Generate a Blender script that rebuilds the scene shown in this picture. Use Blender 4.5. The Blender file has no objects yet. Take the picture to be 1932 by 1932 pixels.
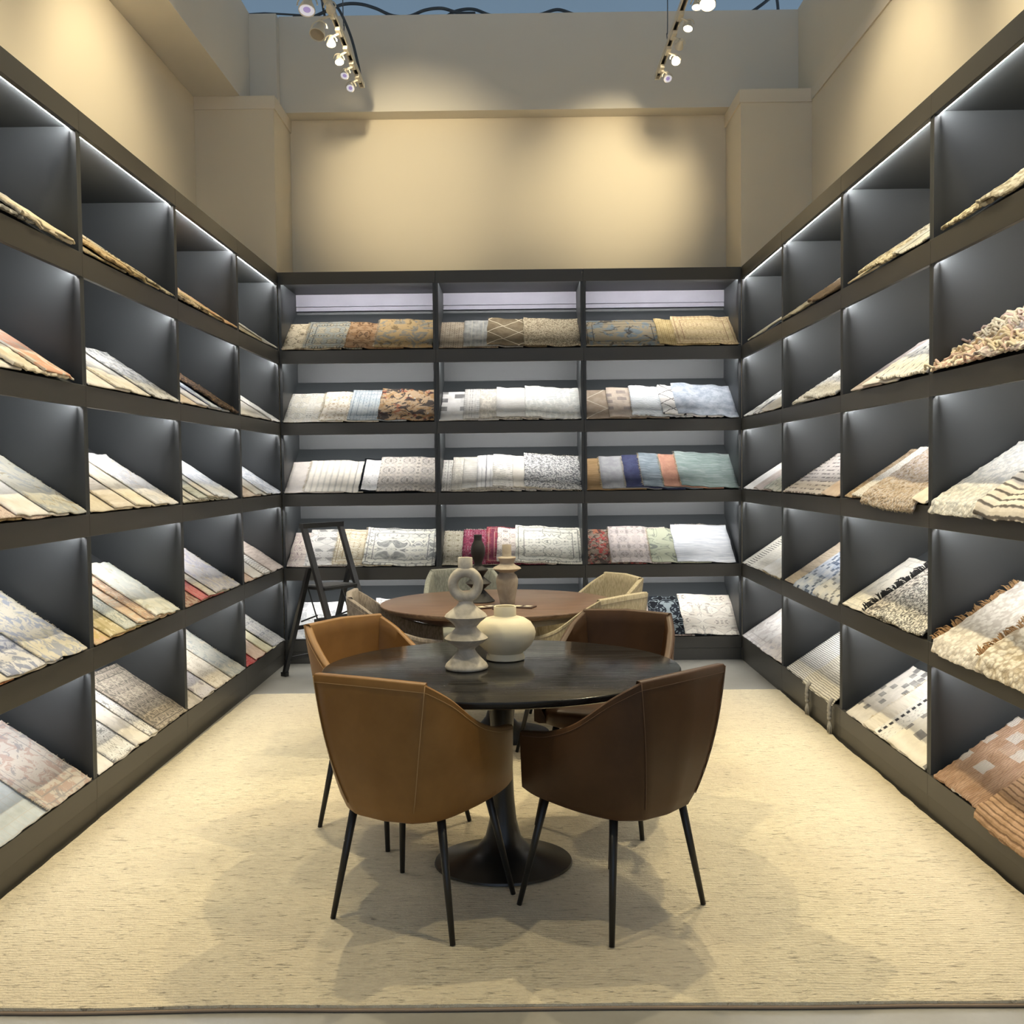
import bpy, bmesh, math, random
from mathutils import Vector, Matrix, noise as mnoise

sc = bpy.context.scene
COL = sc.collection
PI = math.pi
random.seed(7)

# ------------------------------------------------------------------ camera
cam_d = bpy.data.cameras.new('camera')
cam_d.sensor_fit = 'HORIZONTAL'; cam_d.sensor_width = 36.0; cam_d.lens = 36.0
cam_d.clip_end = 60
cam = bpy.data.objects.new('camera', cam_d); COL.objects.link(cam)
YAW, PITCH, ROLL = 0.00645, -0.041045, -0.011147
cam.matrix_world = (Matrix.Translation((0, 0, 1.47)) @ Matrix.Rotation(YAW, 4, 'Z') @
                    Matrix.Rotation(PI/2 + PITCH, 4, 'X') @ Matrix.Rotation(ROLL, 4, 'Z'))
sc.camera = cam

# ------------------------------------------------------------------ view, world, daylight
vs = sc.view_settings
sc.display_settings.display_device = 'sRGB'
vs.view_transform = 'Standard'; vs.look = 'None'; vs.gamma = 1.0; vs.use_curve_mapping = False
vs.exposure = 0.0
world = bpy.data.worlds.new('world'); sc.world = world; world.use_nodes = True
bg = world.node_tree.nodes['Background']
bg.inputs[0].default_value = (0.66, 0.79, 1.0, 1); bg.inputs[1].default_value = 0.88
LED_STRENGTH = 235.0
SPOT_GAIN = 0.9
WARM = (1.0, 0.85, 0.56)

# ------------------------------------------------------------------ helpers
def lin(h):
    if not isinstance(h, str): return tuple(h)[:3]
    r = [int(h[i:i+2], 16)/255 for i in (0, 2, 4)]
    return tuple((c/12.92 if c <= .04045 else ((c+.055)/1.055)**2.4) for c in r)
def c4(h): return (*lin(h), 1.0)

def link(o, parent=None):
    COL.objects.link(o)
    if parent is not None: o.parent = parent
    return o
def tag(o, label=None, cat=None, group=None, kind=None):
    if label: o['label'] = label
    if cat: o['category'] = cat
    if group: o['group'] = group
    if kind: o['kind'] = kind
    return o
def empty(name, loc=(0, 0, 0), rz=0.0):
    o = bpy.data.objects.new(name, None); o.empty_display_size = .1
    COL.objects.link(o); o.location = loc; o.rotation_euler = (0, 0, rz)
    return o

class MB:
    """collects polygons for one mesh object"""
    def __init__(s): s.v = []; s.f = []
    def add(s, vs, fs):
        b = len(s.v); s.v += [tuple(p) for p in vs]; s.f += [tuple(i+b for i in f) for f in fs]; return s
    def box(s, x0, x1, y0, y1, z0, z1):
        return s.add([(x0,y0,z0),(x1,y0,z0),(x1,y1,z0),(x0,y1,z0),(x0,y0,z1),(x1,y0,z1),(x1,y1,z1),(x0,y1,z1)],
              [(0,3,2,1),(4,5,6,7),(0,1,5,4),(1,2,6,5),(2,3,7,6),(3,0,4,7)])
    def prism(s, poly, axis, a, b):
        """extrude a polygon (p,q) along axis from a to b"""
        def P(p, q, t): return {'x': (t,p,q), 'y': (p,t,q), 'z': (p,q,t)}[axis]
        n = len(poly)
        vs = [P(p,q,a) for p,q in poly]+[P(p,q,b) for p,q in poly]
        fs = [tuple(range(n))[::-1], tuple(range(n,2*n))]+[(i,(i+1)%n,n+(i+1)%n,n+i) for i in range(n)]
        return s.add(vs, fs)
    def bar(s, a, b, w, h, up=(0,0,1)):
        a = Vector(a); b = Vector(b); d = (b-a).normalized(); u = Vector(up)
        x = d.cross(u).normalized()*w/2; y = x.cross(d).normalized()*h/2
        vs = [a-x-y,a+x-y,a+x+y,a-x+y,b-x-y,b+x-y,b+x+y,b-x+y]
        return s.add(vs, [(0,1,2,3),(4,7,6,5),(0,4,5,1),(1,5,6,2),(2,6,7,3),(3,7,4,0)])
    def tube(s, pts, rad, n=8, cap=True):
        pts = [Vector(p) for p in pts]; N = len(pts)
        rs = rad if isinstance(rad, (list, tuple)) else [rad]*N
        d0 = (pts[1]-pts[0]).normalized()
        ref = Vector((0,0,1)) if abs(d0.z) < .9 else Vector((1,0,0))
        x = d0.cross(ref).normalized(); vs = []
        for i in range(N):
            d = (pts[min(i+1,N-1)]-pts[max(i-1,0)]).normalized()
            x = (x-d*x.dot(d)).normalized(); y = d.cross(x)
            for k in range(n):
                a = 2*PI*k/n; vs.append(pts[i]+(x*math.cos(a)+y*math.sin(a))*rs[i])
        fs = [(i*n+k, i*n+(k+1)%n, (i+1)*n+(k+1)%n, (i+1)*n+k) for i in range(N-1) for k in range(n)]
        if cap: fs += [tuple(range(n))[::-1], tuple(range((N-1)*n, N*n))]
        return s.add(vs, fs)
    def lathe(s, prof, n=40, sx=1, sy=1, c=(0,0,0), cap=True):
        vs = []; m = len(prof)
        for r, z in prof:
            for k in range(n):
                a = 2*PI*k/n; vs.append((c[0]+r*math.cos(a)*sx, c[1]+r*math.sin(a)*sy, c[2]+z))
        fs = [(i*n+k, i*n+(k+1)%n, (i+1)*n+(k+1)%n, (i+1)*n+k) for i in range(m-1) for k in range(n)]
        if cap: fs += [tuple(range(n))[::-1], tuple(range((m-1)*n, m*n))]
        return s.add(vs, fs)
    def build(s, name, mat, parent=None, smooth=False, angle=None):
        me = bpy.data.meshes.new(name); me.from_pydata(s.v, [], s.f)
        me.validate(); me.materials.append(mat)
        if smooth:
            me.shade_smooth()
            if angle: me.set_sharp_from_angle(angle=math.radians(angle))
        return link(bpy.data.objects.new(name, me), parent)

def bevel(o, w=.003, seg=2):
    m = o.modifiers.new('bevel', 'BEVEL'); m.width = w; m.segments = seg; m.limit_method = 'ANGLE'
    return o
def spline(pts, n):
    """Catmull-Rom through pts, n samples per span"""
    P = [Vector(p) for p in pts]; out = []
    for i in range(len(P)-1):
        p0 = P[max(i-1,0)]; p1 = P[i]; p2 = P[i+1]; p3 = P[min(i+2,len(P)-1)]
        for k in range(n):
            t = k/n
            out.append(.5*((2*p1)+(p2-p0)*t+(2*p0-5*p1+4*p2-p3)*t*t+(3*p1-p0-3*p2+p3)*t**3))
    out.append(P[-1]); return out

# ------------------------------------------------------------------ node helper
class NT:
    def __init__(s, name):
        s.m = bpy.data.materials.new(name); s.m.use_nodes = True
        s.t = s.m.node_tree; s.t.nodes.clear()
        s.out = s.t.nodes.new('ShaderNodeOutputMaterial'); s.p = s.t.nodes.new('ShaderNodeBsdfPrincipled')
        s.t.links.new(s.p.outputs[0], s.out.inputs[0])
        s._co = None
    def n(s, typ, **kw):
        o = s.t.nodes.new('ShaderNode'+typ)
        for k, v in kw.items(): setattr(o, k, v)
        return o
    def put(s, sock, v):
        if isinstance(v, bpy.types.NodeSocket): s.t.links.new(v, sock)
        elif v is not None: sock.default_value = v
    def co(s):
        if not s._co: s._co = s.n('TexCoord').outputs['Object']
        return s._co
    def mp(s, v, scale=(1,1,1), loc=(0,0,0), rot=(0,0,0)):
        o = s.n('Mapping'); s.put(o.inputs[0], v)
        o.inputs['Scale'].default_value = scale; o.inputs['Location'].default_value = loc; o.inputs['Rotation'].default_value = rot
        return o.outputs[0]
    def noise(s, v, scale, detail=2, rough=.5, dist=0):
        o = s.n('TexNoise'); s.put(o.inputs['Vector'], v); o.inputs['Scale'].default_value = scale
        o.inputs['Detail'].default_value = detail; o.inputs['Roughness'].default_value = rough; o.inputs['Distortion'].default_value = dist
        return o.outputs[0]
    def vor(s, v, scale, feat='F1', rnd=1.0):
        o = s.n('TexVoronoi', feature=feat); s.put(o.inputs['Vector'], v); o.inputs['Scale'].default_value = scale
        o.inputs['Randomness'].default_value = rnd
        return o.outputs['Distance']
    def ma(s, op, a, b=0.0, c=0.0):
        o = s.n('Math', operation=op)
        s.put(o.inputs[0], a); s.put(o.inputs[1], b); s.put(o.inputs[2], c); return o.outputs[0]
    def ss(s, v, a, b, x=0.0, y=1.0):
        o = s.n('MapRange', interpolation_type='SMOOTHSTEP'); s.put(o.inputs[0], v)
        for i, q in zip((1,2,3,4), (a,b,x,y)): o.inputs[i].default_value = q
        return o.outputs[0]
    def mix(s, f, a, b, mode='MIX'):
        o = s.n('Mix', data_type='RGBA', blend_type=mode)
        s.put(o.inputs[0], f)
        for i, q in ((6, a), (7, b)):
            s.put(o.inputs[i], q if isinstance(q, bpy.types.NodeSocket) else c4(q))
        return o.outputs[2]
    def xyz(s, v):
        o = s.n('SeparateXYZ'); s.put(o.inputs[0], v); return o.outputs
    def vec(s, x, y, z=0.0):
        o = s.n('CombineXYZ'); s.put(o.inputs[0], x); s.put(o.inputs[1], y); s.put(o.inputs[2], z); return o.outputs[0]
    def bump(s, h, strength=.3, dist=.003):
        o = s.n('Bump'); s.put(o.inputs['Height'], h); o.inputs['Strength'].default_value = strength
        o.inputs['Distance'].default_value = dist; s.put(s.p.inputs['Normal'], o.outputs[0])
    def fin(s, col=None, rough=.5, metal=0, spec=None, sheen=None):
        if col is not None: s.put(s.p.inputs['Base Color'], col if isinstance(col, bpy.types.NodeSocket) else c4(col))
        s.put(s.p.inputs['Roughness'], rough); s.p.inputs['Metallic'].default_value = metal
        if spec is not None: s.p.inputs['Specular IOR Level'].default_value = spec
        if sheen: s.p.inputs['Sheen Weight'].default_value = sheen
        return s.m

def mat_plain(name, col, rough=.5, metal=0, var=.12, vscale=6, bs=.05, bscale=300, spec=None):
    t = NT(name); c = lin(col)
    d = tuple(x*(1-var) for x in c)
    n1 = t.noise(t.co(), vscale, 3)
    t.bump(t.noise(t.co(), bscale, 2), bs, .002)
    return t.fin(t.mix(n1, d, tuple(min(1, x*(1+var*.5)) for x in c)), rough, metal, spec)
def mat_emit(name, col, strength, base=.8):
    t = NT(name); t.p.inputs['Emission Color'].default_value = (*col, 1); t.p.inputs['Emission Strength'].default_value = strength
    return t.fin((base,)*3, .5)

MAT = {}
MAT['laminate'] = mat_plain('charcoal_laminate', (.046,.043,.036), .42, var=.06, bs=.03)
MAT['laminate_in'] = mat_plain('charcoal_laminate_led_tint', (.033,.037,.040), .5, var=.06, bs=.03)  # same charcoal laminate; the cool cast of its lit interior is put into the colour
MAT['paint'] = mat_plain('cream_paint', (.76,.68,.54), .75, var=.03, vscale=2, bs=.04, bscale=120, spec=.25)
MAT['paint_up'] = mat_plain('cream_paint_cool_tint', (.74,.69,.60), .8, var=.03, vscale=2, bs=.04, bscale=120, spec=.2)  # same wall paint; the cooler light up high is put into its colour
MAT['paint_trim'] = mat_plain('cream_trim_paint', (.76,.68,.55), .6, var=.02, bs=.02)
MAT['ceiling'] = mat_plain('ceiling_paint', (.30,.38,.42), .9, var=.05, vscale=1, spec=.1)
MAT['board'] = mat_plain('raw_board', (.27,.26,.31), .7, var=.2, vscale=9, bs=.2, bscale=60)
MAT['led'] = mat_emit('led_emitter', (1.0,.985,.955), LED_STRENGTH)
MAT['alu'] = mat_plain('aluminium_profile', (.5,.5,.52), .4, .9, var=.05)
MAT['black'] = mat_plain('black_coated_steel', (.008,.008,.008), .42, 0, var=.2)
MAT['grip'] = mat_plain('black_step_grip', (.05,.048,.045), .6, 0, var=.3, vscale=20, bs=.3, bscale=90)
MAT['cable'] = mat_plain('cable_rubber', (.06,.075,.09), .6)
MAT['wire'] = mat_plain('steel_wire', (.12,.13,.14), .4, .6)
MAT['lampwhite'] = mat_plain('cream_lamp_enamel', (.72,.66,.54), .4, var=.04)
MAT['lampglow'] = mat_emit('lamp_lens_lit', (1.0,.86,.62), 14.0)
MAT['lamplit2'] = mat_emit('lamp_reflector_lit', (.95,.92,1.0), .55, .25)
MAT['lampviolet'] = mat_emit('lamp_violet_glass', (.62,.45,.95), .45, .12)
MAT['lampdark'] = mat_plain('lamp_reflector_off', (.42,.38,.32), .3, .5)

def mat_leather(name, col, dark):
    t = NT(name); n1 = t.noise(t.co(), 5, 4, .6); v = t.vor(t.co(), 420)
    t.bump(t.ma('ADD', t.ma('MULTIPLY', v, .6), t.ma('MULTIPLY', n1, .5)), .12, .0015)
    return t.fin(t.mix(t.ss(n1, .3, .7), dark, col), t.ss(n1, .2, .8, .40, .52), spec=.3)
MAT['tan'] = mat_leather('tan_leather', (.235,.120,.034), (.190,.092,.024))
MAT['brown'] = mat_leather('dark_brown_leather', (.070,.033,.013), (.050,.023,.009))
def mat_weave(name, a, b):
    t = NT(name); n1 = t.noise(t.mp(t.co(), (1,1,.25)), 160, 2); n2 = t.noise(t.co(), 700, 1)
    t.bump(n2, .35, .002)
    return t.fin(t.mix(t.ss(n1, .35, .65), a, b), .9, spec=.15, sheen=.2)
MAT['grey_fab'] = mat_weave('grey_tweed', (.20,.17,.14), (.31,.27,.23))
MAT['beige_fab'] = mat_weave('beige_tweed', (.36,.31,.20), (.50,.44,.31))
MAT['green_fab'] = mat_weave('grey_green_tweed', (.24,.25,.22), (.34,.35,.31))
MAT['stitch_t'] = mat_plain('tan_thread', (.36,.22,.09), .7)
MAT['stitch_b'] = mat_plain('brown_thread', (.10,.05,.025), .7)
MAT['stitch_f'] = mat_plain('grey_thread', (.30,.26,.21), .8)
def mat_ebony():
    t = NT('ebonised_wood'); v = t.mp(t.co(), (2.2, 26, 10))
    n = t.noise(v, 2.0, 5, .6, .6); g = t.noise(t.mp(t.co(), (3, 14, 5)), 3, 3)
    t.bump(t.ma('ADD', n, t.ma('MULTIPLY', g, .8)), .13, .004)
    return t.fin(t.mix(t.ss(n, .35, .7), (.012,.0115,.011), (.026,.025,.023)), t.ss(n, .3, .7, .08, .17), spec=.13)
MAT['ebony'] = mat_ebony()
MAT['tulip'] = mat_plain('black_lacquer', (.010,.009,.008), .33, 0, var=.1, bs=.02)
def mat_walnut():
    t = NT('walnut'); n = t.noise(t.mp(t.co(), (1.4, 16, 8)), 3, 5, .6, .8)
    t.bump(n, .04, .002)
    return t.fin(t.mix(t.ss(n, .3, .7), (.105,.062,.040), (.215,.138,.094)), .30, spec=.5)
MAT['walnut'] = mat_walnut()
MAT['dwood'] = mat_plain('dark_walnut', (.055,.024,.014), .4, var=.3, vscale=12)
def mat_stone(name, a, b, sc_=9, rough=.75):
    t = NT(name); n = t.noise(t.co(), sc_, 6, .65, .6); m2 = t.noise(t.co(), 60, 3)
    t.bump(t.ma('ADD', n, t.ma('MULTIPLY', m2, .5)), .25, .004)
    return t.fin(t.mix(t.ss(n, .35, .68), a, b), rough, spec=.25)
MAT['stone'] = mat_stone('mottled_plaster', (.40,.36,.29), (.66,.61,.51))
MAT['stone2'] = mat_stone('taupe_plaster', (.33,.28,.22), (.46,.40,.32))
MAT['creamcer'] = mat_stone('cream_ceramic', (.66,.60,.44), (.70,.64,.48), 4, .6)
MAT['blackcer'] = mat_plain('matt_black_ceramic', (.012,.011,.011), .6)
def mat_concrete():
    t = NT('polished_concrete'); n = t.noise(t.co(), 3, 5, .6); m2 = t.noise(t.co(), 45, 3)
    t.bump(m2, .05, .002)
    return t.fin(t.mix(t.ss(t.ma('ADD', n, t.ma('MULTIPLY', m2, .3)), .4, .9), (.235,.225,.19), (.275,.265,.23)), t.ss(n, .3, .7, .28, .38))
MAT['concrete'] = mat_concrete()
def mat_rug():
    t = NT('wool_rug'); co = t.co()
    w = t.noise(t.mp(co, (1.2, 3, 1)), 4, 2)
    y = t.xyz(co)[1]
    yy = t.ma('ADD', y, t.ma('MULTIPLY', t.ma('SUBTRACT', w, .5), .03))
    rib = t.ma('PINGPONG', yy, .0075)
    rib = t.ma('MULTIPLY', rib, 1/.0075)
    n1 = t.noise(t.mp(co, (10, 45, 10)), 3.0, 4, .65)
    knots = t.noise(co, 95, 3, .6)
    fleck = t.ss(t.noise(t.mp(co, (9, 55, 9)), 2.6, 3, .6), .61, .70)
    hgt = t.ma('ADD', t.ma('MULTIPLY', rib, .30), t.ma('ADD', t.ma('MULTIPLY', n1, .9), t.ma('MULTIPLY', knots, .7)))
    hgt = t.ma('SUBTRACT', hgt, t.ma('MULTIPLY', fleck, .8))
    t.bump(hgt, .9, .014)
    base = t.mix(t.ss(n1, .3, .7), (.645,.56,.385), (.79,.705,.50))
    base = t.mix(t.ss(t.noise(co, .9, 2), .35, .65), base, t.mix(.5, base, (.64,.54,.38)))
    base = t.mix(t.ma('MULTIPLY', fleck, .65), base, (.27,.21,.13))
    return t.fin(base, .95, spec=.1, sheen=.15)
MAT['rug'] = mat_rug()
MAT['rugedge'] = mat_plain('rug_binding', (.30,.22,.15), .9)

def wool(c):
    r = lin(c); g = .3*r[0]+.59*r[1]+.11*r[2]
    return tuple(min(.86, (q*.80+g*.20)*.98) for q in r)
# pattern material for one rug sample; its texture space is the sample's own metres
def mat_sample(i, pat, c1, c2, c3, s, opt, w, h):
    t = NT('rug_sample_%03d' % i); co = t.co(); o = opt.split()
    c1, c2, c3 = [wool(c) for c in (c1, c2, c3)]
    if pat in ('hs', 'vs', 'da', 'ky', 'bl', 'fl'): c3 = tuple(q*.66 for q in c3)
    sd = (i*1.37 % 9, i*2.11 % 7, i*.53 % 5)
    v = t.mp(co, loc=sd); x, y, _ = t.xyz(co)
    fine = t.noise(v, 330, 2)
    if pat == 'st' or 'st' in o: n0 = t.noise(t.mp(v, (.22, 1.6, 1)), 34, 4, .6)
    else: n0 = t.noise(v, 16, 4, .6)
    fade = t.ss(t.noise(v, 8, 3, .6), .3, .62, .35, 1.0)
    col = t.mix(t.ss(n0, .32, .68), c1, c2); mask = None; hgt = fine; bs = .35; bd = .003
    wob = t.ma('MULTIPLY', t.ma('SUBTRACT', t.noise(v, 18, 2), .5), .012)
    if pat == 'pl':
        mask = t.ma('MULTIPLY', t.ss(t.noise(v, 60, 3, .7), .52, .7), .5)
    elif pat == 'st':
        mask = t.ma('MULTIPLY', t.ss(t.noise(t.mp(v, (.12, 1.4, 1)), 55, 3), .54, .62), .6)
    elif pat == 'pa':
        m2 = t.ss(t.noise(v, 5.2/s, 6, .62, 1.2), .49, .56); col = t.mix(m2, c1, c2)
        th = .50 if 'mix' in o else .56
        mask = t.ma('MULTIPLY', t.ss(t.noise(t.mp(v, loc=(3, 5, 1)), 6.5/s, 6, .65, 1.0), th, th+.05), .85)
        if 'mix' in o:
            col = t.mix(t.ss(t.noise(t.mp(v, loc=(8, 2, 4)), 5/s, 5, .6, 1), .58, .62), col, (.36,.14,.08))
            col = t.mix(t.ss(t.noise(t.mp(v, loc=(1, 9, 4)), 9/s, 5, .6, 1), .62, .65), col, (.50,.48,.45))
    elif pat == 'fl':
        T = .15*s
        q = t.vec(t.ma('PINGPONG', x, T), t.ma('PINGPONG', y, T*.9)); q = t.mp(q, loc=sd)
        nn = t.noise(q, 13/s, 1.5, .5, .8)
        k = t.ma('PINGPONG', t.ma('MULTIPLY', nn, 6.0), .5)
        mask = t.ma('MULTIPLY', t.ss(k, .07, .15, 1, 0), t.ma('MULTIPLY', fade, .78))
        col = t.mix(t.ma('MULTIPLY', t.ss(nn, .50, .54), .75), c1, c2)
        mask = t.ma('MAXIMUM', mask, t.ma('MULTIPLY', t.ss(nn, .66, .70), .7))
    elif pat in ('hs', 'vs', 'da'):
        f = .013*s*(1.6 if pat == 'vs' else 1)
        a = t.ma('ADD', x if pat == 'vs' else y, wob)
        k = t.ma('PINGPONG', a, f)
        mask = t.ma('MULTIPLY', t.ss(k, f*.16, f*.42, 1, 0), .85)
        if pat == 'da': mask = t.ma('MULTIPLY', mask, t.ss(t.noise(t.mp(v, (1, .35, 1)), 30/s, 1), .44, .52))
        if pat == 'vs':
            big = t.ss(t.ma('PINGPONG', t.ma('ADD', a, .02), .061*s), .012, .018, 1, 0)
            mask = t.ma('MULTIPLY', mask, t.ma('ADD', .35, t.ma('MULTIPLY', big, .65)))
        hgt = t.ma('ADD', t.ma('MULTIPLY', fine, .5), t.ma('MULTIPLY', k, .9/f)); bs = .6; bd = .004
        if 'bd' in o: mask = t.ma('MULTIPLY', mask, t.ma('MULTIPLY', t.ma('GREATER_THAN', x, .10), t.ma('LESS_THAN', x, .27)))
    elif pat == 'tr':
        T = .075*s; yy = t.ma('MULTIPLY', y, 1.15)
        k1 = t.ma('PINGPONG', t.ma('ADD', t.ma('ADD', x, yy), wob), T); k2 = t.ma('PINGPONG', t.ma('ADD', t.ma('SUBTRACT', x, yy), wob), T)
        mask = t.ss(t.ma('MINIMUM', k1, k2), .0035, .0065, 1, 0)
    elif pat in ('ky', 'bl'):
        b = t.n('TexBrick'); t.put(b.inputs['Vector'], t.mp(co, (1, 1, 1)))
        b.inputs['Color1'].default_value = (0,0,0,1); b.inputs['Color2'].default_value = (1,1,1,1); b.inputs['Mortar'].default_value = (.5,.5,.5,1)
        b.inputs['Scale'].default_value = 1.0
        b.inputs['Brick Width'].default_value = (.06 if pat == 'ky' else .075)*s; b.inputs['Row Height'].default_value = (.03 if pat == 'ky' else .05)*s
        b.inputs['Mortar Size'].default_value = .0022 if pat == 'ky' else .001
        b.inputs['Bias'].default_value = -.1
        if pat == 'ky':
            b2 = t.n('TexBrick'); t.put(b2.inputs['Vector'], t.mp(co, (1, 1, 1), rot=(0, 0, PI/2)))
            b2.inputs['Scale'].default_value = 1.0; b2.inputs['Brick Width'].default_value = .12*s; b2.inputs['Row Height'].default_value = .06*s
            b2.inputs['Mortar Size'].default_value = .0022
            mask = t.ma('MULTIPLY', t.ma('MAXIMUM', b.outputs['Fac'], b2.outputs['Fac']), fade)
        else:
            mask = t.ma('MULTIPLY', t.ss(t.xyz(b.outputs['Color'])[0], .58, .62), t.ma('ADD', .35, t.ma('MULTIPLY', fade, .6)))
    elif pat == 'bo':
        d = t.vor(v, 62/s); mask = t.ma('MULTIPLY', t.ss(d, .42, .72), .75)
        col = t.mix(t.ma('MULTIPLY', t.ss(t.noise(v, 40/s, 2), .5, .62), .8), c1, c2)
        hgt = t.ma('SUBTRACT', t.ma('MULTIPLY', fine, .3), d); bs = .9; bd = .008
    if 'ribs' in o:
        k = t.ma('PINGPONG', t.ma('ADD', x, wob), .007); hgt = t.ma('ADD', hgt, t.ma('MULTIPLY', k, 120.)); bs = .8; bd = .006
        col = t.mix(t.ss(k, 0, .0035, .55, 0), col, tuple(q*.35 for q in c1))
    if 'fur' in o:
        hgt = t.ma('ADD', hgt, t.ma('MULTIPLY', t.noise(v, 90, 4, .7, 1.5), 2.)); bs = .8; bd = .012
    if 'b' in o or 'bk' in o or 'bead' in o:
        e = t.ma('MINIMUM', t.ma('MINIMUM', x, t.ma('SUBTRACT', w, x)), t.ma('MINIMUM', y, t.ma('SUBTRACT', h, y)))
    if 'b' in o:
        l1 = t.ss(t.ma('ABSOLUTE', t.ma('SUBTRACT', e, .062)), .002, .0045, 1, 0)
        l2 = t.ss(t.ma('ABSOLUTE', t.ma('SUBTRACT', e, .018)), .002, .004, 1, 0)
        mask = t.ma('MAXIMUM', mask, t.ma('MULTIPLY', t.ma('MAXIMUM', l1, l2), .8))
    if 'bk' in o: mask = t.ma('MAXIMUM', mask, t.ma('LESS_THAN', e, .016))
    if 'bead' in o:
        r = t.ma('SUBTRACT', 1., t.ss(t.ma('ABSOLUTE', t.ma('SUBTRACT', x, .028)), .007, .013))
        r = t.ma('MULTIPLY', r, t.ss(t.ma('PINGPONG', t.ma('ADD', y, wob), .016), .005, .008))
        mask = t.ma('MAXIMUM', mask, r)
    col = t.mix(mask, col, c3)
    col = t.mix(.16, col, t.mix(fine, (.25,.25,.25), (.75,.75,.75)), 'OVERLAY')
    t.bump(hgt, bs, bd)
    return t.fin(col, .92, spec=.12)
LAMPS = []
def _L(*a, **k): LAMPS.append((a, k))
_gl, _gr = 'spotlights on the left track', 'spotlights on the right track'
# left track, far end first
_L(-1.12, 7.46, (-1.25, 6.6, 3.3), 1, 'small cream spotlight at the far end of left track', _gl, off=-.05)
_L(-1.12, 7.22, (-1.3, 6.6, 3.3), 1, 'cream spotlight with violet glow, second from end of left track', _gl, off=-.05)
_L(-1.12, 6.97, (-.5, 5.4, .7), 2, 'bright white spotlight third from end of left track', _gl, off=-.05, power=120, cone=60)
_L(-1.12, 6.68, (-.9, 5.6, 0), 2, 'bright white spotlight fourth from end of left track', _gl, off=-.05, power=120, cone=70)
_L(-1.12, 6.42, (-1.35, 6.0, 3.4), 0, 'large unlit cream spotlight aimed down from left track', _gl, big=True, off=-.08)
_L(-1.12, 6.20, (-.80, 8.37, 3.75), 0, 'cream spotlight turned to the back wall on left track', _gl, off=.03, power=155, cone=56, blend=1.0)
_L(-1.12, 6.08, (-1.2, 5.4, 2.6), 1, 'cream ring spotlight at the top edge of photo, left track', _gl, big=True, off=-.08)
# right track, far end first
_L(1.044, 7.36, (1.2, 6.6, 3.3), 1, 'small cream spotlight at the far end of right track', _gr, off=.04)
_L(1.044, 7.05, (1.20, 6.1, 3.2), 1, 'cream spotlight with violet face, second from end of right track', _gr, off=.05)
_L(1.044, 6.80, (.80, 8.37, 3.70), 0, 'spotlight seen from behind, third from end of right track', _gr, off=.04, power=125, cone=60, blend=1.0)
_L(1.044, 6.52, (.3, 5.3, .7), 2, 'bright white spotlight fourth from end of right track', _gr, off=.05, power=120, cone=60)
_L(1.044, 6.22, (.8, 5.2, 0), 2, 'bright white spotlight fifth from end of right track', _gr, off=.05, power=120, cone=70)
_L(1.044, 6.08, (.5, 4.2, .7), 2, 'large bright spotlight at the top edge of photo, right track', _gr, big=True, off=.09, power=90, cone=60)
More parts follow.
